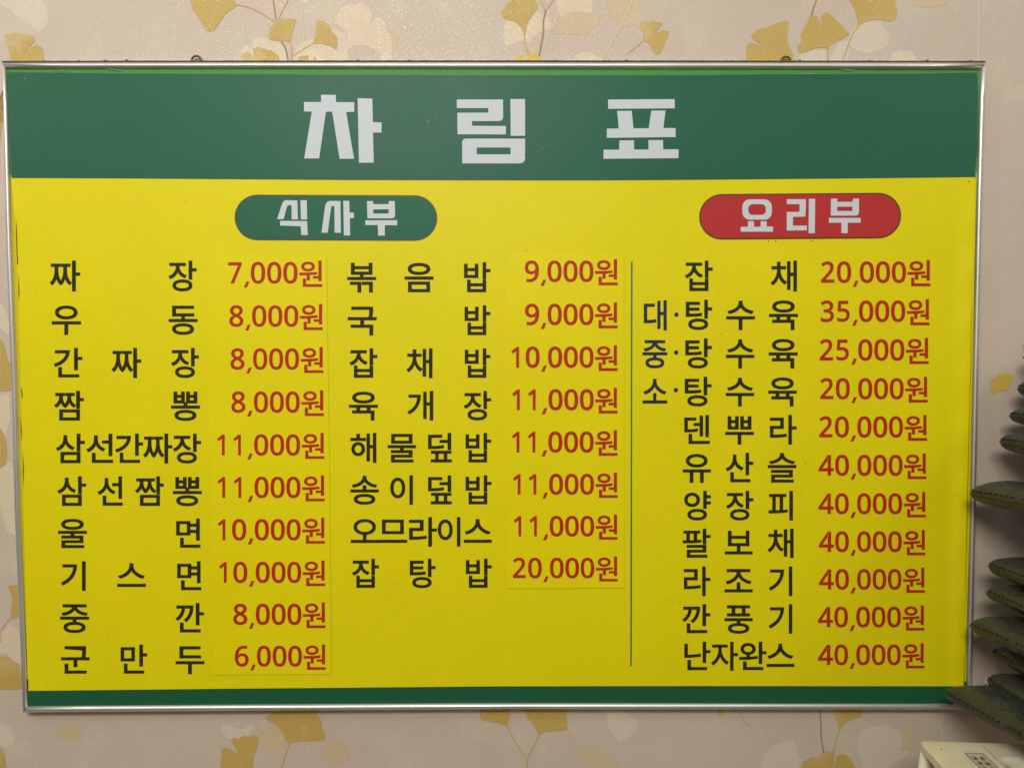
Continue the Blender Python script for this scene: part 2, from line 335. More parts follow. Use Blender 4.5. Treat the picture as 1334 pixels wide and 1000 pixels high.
leaf(Cc([(890, 345), (930, 322), (965, 305), (1000, 298), (1035, 315), (1060, 330), (1090, 340), (1095, 352), (885, 352)]), 'ghost')
leaf(D([(715, 140), (735, 100), (762, 80), (800, 76), (825, 84), (845, 105), (860, 135), (855, 160), (835, 175), (790, 190), (750, 182), (722, 165)]), 'ghost2')
leaf(D([(655, 200), (680, 150), (715, 145), (720, 180), (700, 212), (655, 212)]), 'ghost2')
leaf(D([(858, 212), (870, 188), (895, 178), (935, 180), (950, 195), (965, 212)]), 'ghost')
leaf(D([(545, 195), (600, 176), (640, 178), (640, 214), (520, 214)]), 'ghost2')
leaf(D([(1170, 0), (1176, 0), (1176, 216), (1170, 216)]), 'ghost2')
leaf(D([(940, 0), (1080, 0), (1060, 20), (1000, 28), (950, 20)]), 'ghost3')
leaf(E7([(160, 70), (200, 55), (235, 70), (240, 100), (200, 110), (165, 105)]), 'ghost3')
leaf(E7([(0, 60), (30, 70), (45, 110), (20, 130), (0, 120)]), 'ghost2')
leaf(E7([(640, 60), (700, 75), (740, 60), (720, 95), (670, 110), (645, 90)]), 'ghost2')
leaf(E7([(950, 115), (990, 110), (1010, 140), (1000, 170), (960, 175), (930, 150)]), 'ghost3')
leaf(E7([(745, 75), (800, 62), (826, 100), (820, 130), (770, 140), (742, 120)]), 'ghost3')
leaf(E8([(348, 150), (380, 130), (415, 135), (440, 128), (460, 160), (482, 189), (400, 189), (385, 165)]), 'ghost3')
leaf(E8([(335, 88), (360, 75), (358, 104), (340, 106)]), 'ghost3')
leaf(E8([(890, 189), (900, 150), (930, 120), (985, 105), (1000, 130), (998, 150), (1005, 160), (1000, 189)]), 'ghost2')
leaf(E8([(440, 30), (540, 60), (510, 100), (480, 110), (450, 70)]), 'ghost2')
leaf(E8([(1180, 80), (1250, 60), (1310, 90), (1320, 150), (1260, 189), (1190, 189), (1170, 130)]), 'ghost2')
leaf(E8([(1295, 70), (1330, 60), (1334, 130), (1300, 140)]), 'ghost3')
leaf([(0, 395), (6, 400), (12, 420), (12, 436), (5, 432), (0, 425)], 'ghost')
leaf([(0, 515), (12, 512), (14, 545), (8, 566), (0, 560)], 'ghost')
leaf([(0, 610), (14, 600), (30, 640), (22, 700), (8, 690), (0, 660)], 'ghost')
leaf([(0, 830), (14, 812), (30, 830), (32, 880), (10, 852), (0, 850)], 'ghost')
# mustard leaves
leaf(A([(25, 208), (38, 195), (60, 198), (75, 186), (95, 194), (112, 190), (130, 203), (152, 200), (170, 207), (188, 208), (200, 222), (203, 238), (175, 268), (137, 313), (175, 283), (210, 258), (232, 268), (245, 285), (250, 310), (250, 352), (60, 352), (57, 310), (42, 265), (30, 240)]))
leaf(B([(33, 0), (290, 0), (298, 18), (312, 30), (285, 50), (262, 62), (240, 82), (215, 115), (190, 155), (172, 178), (150, 184), (132, 178), (112, 155), (95, 122), (70, 88), (52, 62), (40, 28)]))
leaf(B([(535, 115), (560, 108), (590, 112), (620, 107), (642, 108), (648, 122), (640, 145), (628, 180), (622, 210), (618, 262), (608, 245), (588, 238), (560, 240), (530, 234), (500, 233), (490, 228), (488, 210), (492, 188), (500, 165), (515, 145), (525, 125)]))
leaf(B([(765, 115), (785, 116), (800, 122), (820, 128), (838, 148), (850, 165), (852, 190), (868, 195), (885, 215), (890, 240), (886, 270), (880, 292), (862, 274), (840, 262), (800, 253), (745, 254), (758, 215), (764, 170)]))
leaf(B([(398, 282), (412, 278), (430, 271), (445, 280), (465, 282), (480, 292), (500, 290), (520, 305), (540, 318), (550, 332), (552, 352), (405, 352), (400, 325)]))
leaf(B([(332, 352), (332, 325), (342, 310), (362, 302), (382, 308), (395, 325), (403, 352)]))
leaf(B([(650, 352), (662, 330), (690, 324), (718, 322), (720, 352)]))
leaf(B([(738, 352), (750, 335), (760, 330), (768, 352)]), 'gold')
leaf(Cc([(558, 0), (585, 0), (598, 12), (606, 42), (610, 20), (603, 0), (700, 0), (700, 10), (715, 25), (712, 50), (692, 75), (678, 98), (662, 118), (650, 145), (640, 200), (634, 205), (625, 172), (605, 142), (578, 124), (550, 118), (525, 108), (510, 100), (504, 85), (508, 65), (525, 42), (538, 22)]))
leaf(Cc([(568, 352), (582, 336), (598, 330), (612, 322), (628, 318), (634, 335), (632, 352)]), 'gold2')
leaf(Cc([(650, 352), (652, 318), (665, 308), (685, 312), (705, 310), (722, 320), (735, 335), (742, 352)]), 'gold2')
leaf(poly_px(2.942, 440, 0, [(1157, 85), (1180, 83), (1205, 80), (1225, 86), (1244, 86), (1238, 98), (1216, 128), (1245, 117), (1270, 120), (1262, 148), (1255, 160), (1250, 180), (1235, 205), (1218, 210), (1205, 190), (1190, 166), (1170, 155), (1172, 130), (1158, 105)]))
leaf(D([(375, 125), (390, 108), (405, 103), (410, 98), (425, 100), (440, 92), (470, 80), (495, 71), (505, 76), (507, 90), (501, 125), (504, 155), (515, 180), (545, 208), (545, 216), (357, 216), (357, 185), (362, 153), (390, 155), (425, 168), (400, 150), (380, 138)]))
leaf(D([(538, 180), (540, 160), (552, 145), (550, 120), (562, 95), (575, 75), (582, 55), (597, 54), (608, 62), (616, 80), (618, 108), (622, 80), (622, 55), (632, 46), (645, 47), (658, 55), (672, 72), (700, 95), (712, 115), (722, 120), (700, 135), (672, 148), (655, 158), (645, 170), (625, 168), (598, 170), (565, 182), (545, 186)]))
leaf(D([(722, 0), (790, 0), (795, 12), (800, 0), (880, 0), (886, 25), (886, 50), (880, 70), (868, 76), (845, 74), (830, 68), (800, 70), (775, 78), (752, 92), (748, 65), (740, 35)]))
leaf([(0, 440), (6, 452), (10, 470), (22, 480), (22, 500), (11, 509), (0, 509)])
leaf([(0, 556), (7, 572), (9, 590), (6, 606), (0, 610)])
leaf([(-10, 158), (3, 160), (12, 200), (10, 260), (-10, 270)])
leaf(poly_px(2.942, 0, 660, [(30, 302), (60, 298), (80, 300), (85, 400), (62, 425), (46, 430), (40, 395), (47, 360), (40, 330)]))
leaf(poly_px(2.942, 0, 660, [(-10, 572), (20, 570), (38, 578), (55, 592), (75, 600), (90, 650), (88, 697), (40, 700), (-10, 697)]))
leaf(poly_px(2.942, 0, 660, [(-10, 480), (6, 500), (8, 515), (-10, 520)]), 'gold2')
leaf([(0, 972), (5, 982), (9, 1004), (0, 1004)])
leaf(E7([(768, 41), (785, 34), (800, 20), (857, 20), (861, 45), (866, 20), (920, 20), (920, 38), (932, 55), (932, 75), (942, 90), (940, 110), (925, 110), (880, 111), (850, 113), (838, 120), (828, 112), (825, 98), (812, 75), (795, 62), (775, 52)]))
leaf(E7([(668, 105), (680, 100), (690, 104), (705, 95), (722, 98), (735, 93), (748, 98), (745, 130), (733, 155), (732, 195), (638, 195), (640, 165), (645, 148), (640, 138), (650, 128), (665, 133), (692, 150), (680, 130)]))
leaf(E8([(78, 15), (168, 15), (166, 35), (160, 52), (157, 70), (150, 64), (125, 56), (100, 54), (82, 48), (78, 38)]))
leaf(E8([(200, 15), (270, 15), (271, 34), (275, 15), (325, 15), (330, 40), (332, 60), (330, 80), (300, 81), (270, 83), (248, 92), (240, 75), (230, 55), (212, 42)]))
leaf(E8([(762, 15), (822, 15), (820, 28), (800, 30), (785, 37), (770, 38)]))
leaf(E8([(1095, 15), (1183, 15), (1185, 40), (1160, 46), (1140, 56), (1118, 80), (1115, 60), (1108, 48)]))
leaf(E8([(1005, 195), (1015, 170), (1035, 158), (1060, 155), (1070, 143), (1090, 139), (1106, 143), (1104, 165), (1100, 195)]))
leaf(E8([(1104, 195), (1110, 160), (1118, 148), (1135, 150), (1148, 158), (1158, 175), (1172, 195)]))
leaf(poly_px(8.33, 1240, 440, [(432, 455), (470, 442), (492, 408), (520, 388), (550, 382), (600, 388), (640, 400), (686, 410), (672, 440), (645, 480), (628, 510), (615, 545), (605, 572), (560, 565), (520, 578), (470, 596), (436, 600), (430, 560), (436, 510)]), 'gold2')
leaf(poly_px(8.33, 1240, 440, [(772, 70), (800, 50), (820, 120), (790, 165), (775, 130)]))
# stems
stem(B([(310, 28), (380, 45), (450, 80), (525, 125)]))
stem(B([(515, 0), (522, 50), (531, 112)]), 1.4, 'stem'); stem(B([(602, 0), (575, 50), (545, 112)]), 1.1)
stem(B([(565, 245), (588, 290), (616, 352)]), 1.8, 'stem'); stem(B([(619, 255), (621, 300), (616, 352)]), 1.0)
stem(B([(745, 253), (690, 285), (625, 325)]), .8)
stem(B([(690, 20), (688, 120), (694, 240)]), .9, 'stem3')
stem(Cc([(637, 195), (642, 250), (656, 312)]), 1.5); stem(Cc([(762, 55), (748, 120), (745, 200), (722, 325)]), 1.9, 'stem')
stem(Cc([(733, 0), (745, 35), (760, 62)]), 1.0); stem(Cc([(806, 0), (780, 35), (762, 60)]), 1.0)
stem(Cc([(832, 95), (790, 180), (742, 290)]), 1.2, 'stem3'); stem(Cc([(1262, 0), (1190, 160), (1040, 348)]), 1.3, 'stem3')
stem(poly_px(2.942, 440, 0, [(1172, 155), (1145, 180), (1108, 208)]), .9)
stem(D([(645, 168), (644, 190), (648, 216)]), 1.4); stem(D([(604, 0), (595, 25), (587, 54)]), 1.5, 'stem')
stem(D([(752, 90), (725, 135), (680, 216)]), 1.3)
stem(E7([(838, 118), (828, 145), (812, 195)]), 1.3)
stem(E8([(157, 68), (182, 115), (214, 165)]), 1.2); stem(E8([(250, 90), (235, 125), (214, 165)]), 1.2); stem(E8([(214, 163), (215, 195)]), 1.6)
stem(E8([(1060, 15), (1066, 60), (1067, 100), (1074, 146)]), 1.3, 'stem'); stem(E8([(1118, 78), (1110, 110), (1102, 145)]), 1.0)
stem(E8([(815, 28), (840, 50), (862, 68)]), .7)
stem([(0, 822), (7, 812), (16, 803)], .8)
stem([(1227.4, 921), (1227, 962)], .9, 'stem3')
stem([(1337, 560), (1333, 720)], .8, 'stem3')

# ------------------------------------------------------------------ the menu sign
sign = empty('menu_sign', (0, 0, .9), 'framed yellow and green restaurant price board hanging on the leaf wallpaper', 'sign')
ORG[sign] = Vector((0, 0, .9))
def part_of(o, parent_origin): ORG[o] = parent_origin
# frame outline in photograph pixels: outer and inner polylines
OUT = [[(.5, 80), (330, 79.3), (660, 79.2), (1000, 79.8), (1287, 80.5)],
       [(1287, 80.5), (1282, 240), (1277.5, 470), (1273.3, 690), (1268, 926)],
       [(1268, 926), (1190, 925.9), (670, 925.2), (330, 927.2), (27.5, 929.5)],
       [(27.5, 929.5), (16, 660), (12, 500), (5.3, 320), (.5, 80)]]
INN = [[(8, 89.2), (330, 88.8), (660, 89.2), (1000, 89.6), (1277.6, 90)],
       [(1277.6, 90), (1273.8, 240), (1268.6, 470), (1264.2, 690), (1258.8, 916.3)],
       [(1258.8, 916.3), (1190, 916.3), (670, 915.9), (330, 917.6), (36.2, 919.6)],
       [(36.2, 919.6), (25.3, 660), (21.5, 500), (14.5, 320), (8, 89.2)]]
PROF = [(0.0, WY - .0006), (0.0, .013), (.015, .0100), (.05, .0074), (.11, .0050), (.19, .0031), (.28, .0017), (.38, .0007), (.48, .0001), (.58, 0), (.68, .0005), (.77, .0014), (.85, .0027), (.92, .0043), (.97, .0060), (1.0, .0080), (1.0, .013)]
for k in range(4):
    o, i = OUT[k], INN[k]; vs = []; fs = []; n = len(PROF)
    sub = []
    for a in range(len(o) - 1):
        for t in (0, .25, .5, .75): sub.append((a, t))
    sub.append((len(o) - 2, 1.0))
    for a, t in sub:
        po = Vector(o[a]).lerp(Vector(o[a + 1]), t); pi = Vector(i[a]).lerp(Vector(i[a + 1]), t)
        for (u, yy) in PROF:
            q = po.lerp(pi, u); vs.append(P(q.x, q.y, max(yy, 0) * .35) * 1.0)
            vs[-1].y = yy; vs[-1] -= ORG[sign]
    if k in (0, 1, 2, 3):
        g = .00035       # the mitre joint: a hairline between neighbouring rails
        d = (vs[-n] - vs[0]).normalized() * g
        for j in range(n): vs[j] = vs[j] + d; vs[len(vs) - 1 - j] = vs[len(vs) - 1 - j] - d
    for r in range(len(sub) - 1):
        for j in range(n - 1):
            fs.append((r * n + j, r * n + j + 1, (r + 1) * n + j + 1, (r + 1) * n + j))
    fs.append(tuple(range(n))); fs.append(tuple(reversed(range((len(sub) - 1) * n, len(sub) * n))))
    me = new_mesh('frame_rail', vs, fs)
    bm = bmesh.new(); bm.from_mesh(me); bmesh.ops.recalc_face_normals(bm, faces=bm.faces)
    for f in bm.faces: f.smooth = len(f.verts) == 4
    bm.to_mesh(me); bm.free()
    mesh_obj('frame_rail', me, M['alu'], sign)
# painted shadow line with dusty tufts along the top of the upper rail
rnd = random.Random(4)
shadow_and_dust = Flat()
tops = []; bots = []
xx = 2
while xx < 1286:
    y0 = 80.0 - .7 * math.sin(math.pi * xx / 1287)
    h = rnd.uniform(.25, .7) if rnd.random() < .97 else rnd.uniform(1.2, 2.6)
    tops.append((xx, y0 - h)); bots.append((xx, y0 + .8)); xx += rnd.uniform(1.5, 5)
shadow_and_dust.add(tops + bots, [(k, k + 1, k + 1 + len(tops), k + len(tops)) for k in range(len(tops) - 1)])
shadow_and_dust.build('shadow_and_dust', .006, mat('shadow_and_dust', (.10, .075, .05), .9), sign, thick=.004, kind='stuff')

# backing board
def quad_flat(name, pts, Y, m, parent, label=None, thick=0.0, sub=None, **k):
    f = Flat(); f.poly(pts); return f.build(name, Y, m, parent, label, thick=thick, **k)
bk = [(4, 84), (1283, 84), (1264, 921), (31, 924)]
quad_flat('backing_board', bk, .0125, M['dark_gap'], sign, thick=.0105)
# older sheet underneath: grass green band and faded yellow
def sheet(name, xs_left, xs_right, ytop, ybot, Y, m, lift=None, thick=.0005, label=None, ncol=60, nrow=24, parent=None):
    """sheet between left/right edges x(y) and top/bottom edges y(x), as a fine grid"""
    vs = []; fs = []
    cols = [i / ncol for i in range(ncol + 1)]
    cols = [c for c in cols if c < .96] + [.96 + .04 * i / 12 for i in range(13)]
    for r in range(nrow + 1):
        for c in cols:
            v = r / nrow
            yy = ytop(640) + (ybot(640) - ytop(640)) * v
            for _ in range(3):
                x = interp(xs_left, yy) * (1 - c) + interp(xs_right, yy) * c
                yy = ytop(x) + (ybot(x) - ytop(x)) * v
            Yv = Y - (lift(x, yy, interp(xs_right, yy)) if lift else 0)
            vs.append(P(x, yy, Yv))
    n = len(cols)
    for r in range(nrow):
        for c in range(n - 1): fs.append((r * n + c, (r + 1) * n + c, (r + 1) * n + c + 1, r * n + c + 1))
    m0 = len(vs); vs = vs + [v + Vector((0, thick, 0)) for v in vs]
    R = nrow; edge = [(r * n, (r + 1) * n) for r in range(R)] + [(R * n + c, R * n + c + 1) for c in range(n - 1)] \
        + [((r + 1) * n + n - 1, r * n + n - 1) for r in range(R)] + [(c + 1, c) for c in range(n - 1)]
    fs += [(b, a, a + m0, b + m0) for a, b in edge]
    vs = [v - ORG[sign] for v in vs]
    me = new_mesh(name, vs, fs, True)
    bm = bmesh.new(); bm.from_mesh(me)
    for e in bm.edges:
        if len(e.link_faces) == 2 and e.calc_face_angle(0) > .6: e.smooth = False
    bm.to_mesh(me); bm.free()
    return mesh_obj(name, me, m, parent or sign, label)
yb = lambda pts: (lambda x: interp(pts, x))
IL = [(80, 7), (320, 13.5), (500, 20.5), (660, 24.3), (925, 35.5)]
IR = [(80, 1278.5), (240, 1274.8), (470, 1269.6), (690, 1265.2), (925, 1259.2)]
top_in = yb([(0, 88), (1290, 89)]); bot_in = yb([(0, 921), (670, 917), (1290, 917.5)])
oy1 = yb([(0, 228), (640, 230), (1290, 225)]); oy2 = yb([(0, 903), (640, 899), (1200, 898), (1290, 887.5)])
oy2 = yb([(0, 899), (1240, 899), (1256, 888), (1290, 887.5)])
sheet('underlying_green_band', IL, IR, top_in, oy1, .0070, M['green_old'], label='brighter grass green older band showing along the top edge')
sheet('underlying_yellow_sheet', IL, IR, oy1, oy2, .0071, M['yellow_old'], label='faded older yellow sheet showing at the left and right edges')
sheet('underlying_bottom_band', IL, IR, oy2, bot_in, .0070, M['green_low'])
# new sheets on top
FL = [(88, 9.5), (150, 11.5), (232, 14.5), (300, 20.5), (380, 23.5), (500, 27.4), (650, 30.3), (760, 33), (890, 36), (925, 37)]
FR = [(88, 1271.5), (140, 1272), (232, 1270.4), (300, 1267.6), (470, 1264.0), (690, 1258.8), (893, 1255.4), (925, 1254)]
TOPG = yb([(0, 94.3), (60, 94.8), (150, 95.8), (440, 97.6), (640, 98.2), (890, 98.4), (1000, 97), (1200, 96.4), (1240, 95.3), (1275, 95)])
MIDG = yb([(0, 232), (150, 232.6), (440, 234.4), (760, 235.0), (890, 234.4), (1100, 232.8), (1268, 231)])
BOTG = yb([(0, 899.5), (36, 899.3), (300, 896.4), (440, 895.2), (640, 893.4), (900, 892.9), (1260, 893.3)])
BOTE = yb([(0, 920.6), (36, 920), (640, 916.4), (1260, 916.8)])
def lift(x, y, xr):
    d = (xr - x)
    a = 0
    if d < 26:
        t = 1 - d / 26; a = .0058 * t * t * (3 - 2 * t)
        a *= .35 + .65 * min(1, max(0, (y - 150) / 200)) 
        a *= 1 + .25 * math.sin(y * .021) + .12 * math.sin(y * .09 + 1)
    dl = x - interp(FL, y)
    if dl < 10 and 250 < y < 640: a += .0012 * (1 - dl / 10) ** 2 * (.5 + .5 * math.sin(y * .05))
    a += .0006 * math.sin(x * .006 + 1) * math.sin(y * .009)
    return a
FRh = [(88, 1271.0), (100, 1274), (200, 1273), (225, 1269), (300, 1268)]
SY = .0052
header = sheet('header_band', [(88, 9.8), (150, 11.8), (232, 15)], FRh, TOPG, MIDG, SY - .0004, M['green'], lift=lambda x, y, xr: lift(x, y, xr) * .5, nrow=8)
panel = sheet('yellow_panel', FL, FR, MIDG, BOTG, SY, M['yellow'], lift=lift, ncol=80, nrow=60)
foot = sheet('bottom_band', [(880, 35.6), (925, 37)], [(880, 1256), (925, 1255)], BOTG, BOTE, SY + .0001, M['green_low'], lift=lift, nrow=4)
for o in (header, panel, foot): ORG[o] = ORG[sign]
def surf(dy):                     # y of the yellow sheet's face (lettering sits a hair in front of it)
    return lambda x, y: SY - lift(x, y, interp(FR, y)) - dy
def surf_h(dy): return lambda x, y: SY - .0004 - .5 * lift(x, y, interp(FRh, min(y, 232))) - dy
# second narrow edge strip and dark joint at the right
st = Flat(); st.poly([(1268.3, 226), (1270.9, 225), (1270.9, 232.6), (1268.3, 232.8)])
st.build('green_edge_tab', .0060, M['green'], sign)
st = Flat(); st.poly([(1268.2, 233), (1271.2, 233), (1270, 300), (1267.0, 470), (1265, 540), (1263, 690), (1258.2, 840), (1258.9, 860), (1258.4, 887), (1256.6, 887), (1257, 860), (1255.9, 840), (1260.0, 690), (1263.4, 540), (1265.6, 470), (1266.3, 300)])
st.build('curled_edge_strip', .0030, M['yellow_patch'], sign, thick=.0006, label='thin curled strip of yellow vinyl along the right edge')
for pts in ([(20.6, 283), (21.8, 300), (22.6, 330), (23.4, 345), (22.3, 344), (21.0, 310)],
            [(24.2, 355), (25.0, 380), (24.6, 395), (23.9, 380)],
            [(27.3, 504), (28.9, 509), (29.3, 518), (28.6, 519), (27.9, 512)],
            [(26.6, 540), (28, 560), (28.1, 575), (27.0, 562)], [(30, 590), (31, 612), (30.8, 640), (29.9, 615)],
            [(35.0, 884), (36.5, 884), (36.8, 899), (35.6, 899)]):
    f = Flat(); f.poly(pts); f.build('sheet_tear', surf(.0006), M['dark_gap'], sign)

# ---- header lettering
def letters(name, lists, Y, m, parent, label):
    f = Flat()
    for loops in lists: f.poly(*loops)
    return f.build(name, Y, m, parent, label)
h1 = lambda p: poly_px(9.093, 380, 110, p); h2 = lambda p: poly_px(9.093, 580, 110, p); h3 = lambda p: poly_px(9.093, 770, 110, p)
letters('heading_letter', [[h1([(347, 125), (522, 125), (526, 212), (741, 212), (741, 326), (645, 328), (738, 882), (567, 882), (484, 350), (478, 332), (468, 324), (416, 324), (407, 332), (402, 350), (325, 878), (148, 878), (238, 324), (146, 322), (145, 210), (349, 210)])],
                           [h1([(781, 165), (955, 170), (962, 450), (1064, 452), (1064, 572), (963, 572), (972, 928), (797, 928)])]], surf_h(.0005), M['white'], header, 'large white letter 차')
letters('heading_letter', [[h2([(137, 180), (685, 180), (687, 375), (684, 402), (672, 422), (655, 432), (635, 436), (318, 436), (318, 491), (720, 494), (720, 594), (146, 592), (143, 337), (511, 336), (511, 283), (137, 282)])],
                           [h2([(773, 175), (946, 175), (946, 610), (775, 610)])],
                           [h2([(202, 937), (200, 690), (206, 664), (222, 648), (245, 643), (946, 643), (946, 880), (938, 908), (918, 928), (885, 937)]), h2([(373, 749), (373, 829), (775, 829), (775, 749)])]], surf_h(.0005), M['white'], header, 'large white letter 림')
letters('heading_letter', [[h3([(201, 181), (991, 176), (991, 285), (202, 291)])],
                           [h3([(309, 316), (481, 313), (503, 521), (683, 521), (713, 312), (883, 310), (857, 518), (1001, 518), (1001, 625), (186, 634), (187, 525), (328, 523)])],
                           [h3([(336, 665), (508, 663), (510, 773), (680, 772), (680, 662), (853, 660), (855, 770), (1037, 769), (1035, 875), (147, 882), (148, 775), (333, 774)])]], surf_h(.0005), M['white'], header, 'large white letter 표')
# ---- badges
def pill(x0, x1, yt, yb_, tilt):
    def loop(g):
        r = (yb_ - yt) / 2 - g; cy = (yt + yb_) / 2; pts = []
        ca, cb = x0 + g + r, x1 - g - r
        for k in range(17):
            a = math.pi / 2 + math.pi * k / 16; pts.append((ca + r * math.cos(a), cy - r * math.sin(a)))
        for k in range(17):
            a = -math.pi / 2 + math.pi * k / 16; pts.append((cb + r * math.cos(a), cy - r * math.sin(a)))
        return [(x, y + tilt * ((x - x0) / (x1 - x0) - .5)) for x, y in pts]
    return loop
pg = pill(305.6, 569.6, 254.0, 313.3, 1.0); pr = pill(910.8, 1174, 252.0, 311.3, -2.0)
def badge(loop, m, label):
    f = Flat(); f.poly(loop(1.8)); b = f.build('badge', surf(.0006), m, panel.parent, label); ORG[b] = ORG[sign]
    f = Flat(); f.poly(loop(0), list(reversed(loop(1.9)))); f.build('badge_outline', surf(.00045), M['outline'], b)
    return b
bg1 = badge(pg, M['green_pill'], 'green rounded badge reading 식사부'); bg2 = badge(pr, M['red_pill'], 'red rounded badge reading 요리부')
q1 = lambda p: poly_px(13.34, 350, 250, p); q2 = lambda p: poly_px(13.34, 440, 250, p); q3 = lambda p: poly_px(13.34, 950, 250, p); q4 = lambda p: poly_px(13.34, 1040, 250, p)
letters('badge_letter', [[q1([(147, 475), (222, 240), (238, 200), (260, 165), (282, 151), (310, 145), (497, 150), (510, 478), (400, 478), (397, 250), (390, 237), (375, 231), (345, 233), (330, 240), (320, 255), (258, 475)])],
                         [q1([(552, 146), (663, 147), (668, 480), (560, 480)])], [q1([(198, 503), (668, 507), (680, 752), (567, 750), (558, 597), (200, 585)])]], surf(.001), M['white'], bg1, 'white letter 식')
letters('badge_letter', [[q1([(918, 710), (982, 250), (990, 220), (1008, 185), (1032, 165), (1065, 158), (1247, 160), (1255, 712), (1147, 710), (1142, 260), (1135, 246), (1122, 242), (1100, 250), (1088, 262), (1083, 285), (1025, 710)])],
                         [q2([(96, 155), (200, 157), (205, 358), (280, 362), (280, 455), (210, 457), (215, 757), (106, 757)])]], surf(.001), M['white'], bg1, 'white letter 사')
letters('badge_letter', [[q2([(507, 160), (612, 160), (616, 213), (885, 213), (885, 160), (990, 160), (998, 395), (993, 425), (975, 448), (945, 460), (525, 460), (515, 450)]), q2([(616, 305), (620, 378), (885, 375), (885, 302)])],
                         [q2([(480, 495), (1032, 492), (1032, 580), (818, 580), (818, 760), (702, 760), (696, 577), (480, 577)])]], surf(.001), M['white'], bg1, 'white letter 부 on green')
def rr(x0, x1, y0, y1, r):
    pts = []
    for (cx, cy, a0) in ((x1 - r, y0 + r, -90), (x1 - r, y1 - r, 0), (x0 + r, y1 - r, 90), (x0 + r, y0 + r, 180)):
        for k in range(8):
            a = math.radians(a0 + 90 * k / 7); pts.append((cx + r * math.cos(a), cy + r * math.sin(a)))
    return pts
letters('badge_letter', [[q3(rr(228, 740, 131, 483, 125)), q3(list(reversed(rr(332, 635, 215, 400, 72))))],
                         [q3([(328, 510), (428, 510), (430, 607), (542, 607), (548, 510), (648, 510), (652, 602), (760, 602), (758, 692), (200, 692), (202, 608), (325, 606)])]], surf(.001), M['white'], bg2, 'white letter 요')
letters('badge_letter', [[q3([(1000, 128), (1332, 128), (1326, 400), (1318, 422), (1295, 432), (1108, 434), (1106, 587), (1348, 587), (1348, 668), (1000, 672), (1000, 350), (1222, 348), (1222, 215), (1002, 212)])],
                         [q4([(183, 120), (293, 122), (286, 718), (178, 718)])]], surf(.001), M['white'], bg2, 'white letter 리')
letters('badge_letter', [[q4([(568, 118), (680, 118), (680, 175), (945, 172), (950, 118), (1055, 118), (1053, 350), (1045, 385), (1028, 405), (1000, 413), (563, 413)]), q4([(675, 258), (675, 333), (940, 333), (940, 258)])],
                         [q4([(533, 452), (1083, 452), (1083, 535), (860, 537), (857, 718), (748, 718), (748, 537), (532, 535)])]], surf(.001), M['white'], bg2, 'white letter 부 on red')

# ---- dish names: (text, ytop, ybot, [(x0, x1) per letter]) in the photograph's measure
def cr(ox, *prs): return [(ox + a / 2.942, ox + b / 2.942) for a, b in prs]
ROWS = [
 ('짜장', 339.4, 379.5, cr(0, (190, 307), (645, 753))), ('우동', 396.3, 436, cr(0, (198, 310), (646, 757))),
 ('간짜장', 453, 492.2, cr(0, (205, 315), (427, 541), (655, 762))), ('짬뽕', 508.8, 548, cr(0, (207, 321), (655, 766))),
 ('삼선간짜장', 564.5, 603.4, cr(0, (213, 325), (330, 433), (441, 548), (548, 660), (662, 770))),
 ('삼선짬뽕', 620, 659, cr(0, (219, 330), (373, 470), (517, 627), (662, 773))),
 ('울면', 675, 713.8, cr(0, (222, 333), (675, 768))), ('기스면', 730.6, 769, cr(0, (233, 328), (449, 559), (679, 771))),
 ('중깐', 784.8, 824, cr(0, (230, 341), (672, 781))), ('군만두', 839, 877.6, cr(0, (234, 343), (462, 564), (673, 783))),
 ('볶음밥', 341.5, 381, cr(440, (36, 147), (256, 367), (484, 585))), ('국밥', 397.5, 436.8, cr(440, (38, 149), (486, 585))),
 ('잡채밥', 453.5, 492.3, cr(440, (44, 152), (263, 363), (487, 585))), ('육개장', 509, 547.4, cr(440, (43, 154), (266, 366), (482, 588))),
 ('해물덮밥', 563.6, 602.5, cr(440, (48, 148), (191, 300), (346, 437), (490, 588))),
 ('송이덮밥', 618.8, 657, cr(440, (48, 157), (201, 288), (346, 437), (490, 589))),
 ('오므라이스', 673.2, 711.5, cr(440, (50, 157), (157, 266), (273, 380), (383, 470), (483, 590))),
 ('잡탕밥', 727.2, 765.6, cr(440, (54, 158), (276, 375), (491, 590))),
 ('잡채', 339.4, 379.5, cr(820, (212, 319), (541, 642))), ('탕수육', 390.3, 429.7, cr(820, (216, 317), (371, 481), (535, 646))),
 ('탕수육', 440.5, 479.8, cr(820, (214, 316), (370, 479), (534, 645))), ('탕수육', 490.5, 529.2, cr(820, (212, 315), (369, 478), (532, 642))),
 ('덴뿌라', 540.2, 578.8, cr(820, (210, 308), (367, 477), (538, 641))), ('유산슬', 589.4, 628.6, cr(820, (204, 312), (368, 475), (530, 640))),
 ('양장피', 639, 677.6, [(891.3, 926.1), (945.8, 981.5), (1000.9, 1033)]), ('팔보채', 688.2, 726.4, cr(884, (15, 123), (177, 284), (341, 441))),
 ('라조기', 737.3, 775.8, cr(884, (20, 122), (176, 284), (345, 436))), ('깐풍기', 786.4, 824.9, cr(884, (14, 122), (176, 284), (345, 436))),
 ('난자완스', 835.2, 873, cr(884, (22, 122), (124, 228), (231, 337), (337, 444)))]
for i, (txt, yt, yb_, xs) in enumerate(ROWS):
    for ch, (a, b) in zip(txt, xs):
        f = Flat(); f.hangul(ch, a, b, yt, yb_)
        f.build('letter', surf(.0005), M['ink'], panel, 'black letter %s of %s' % (ch, txt))
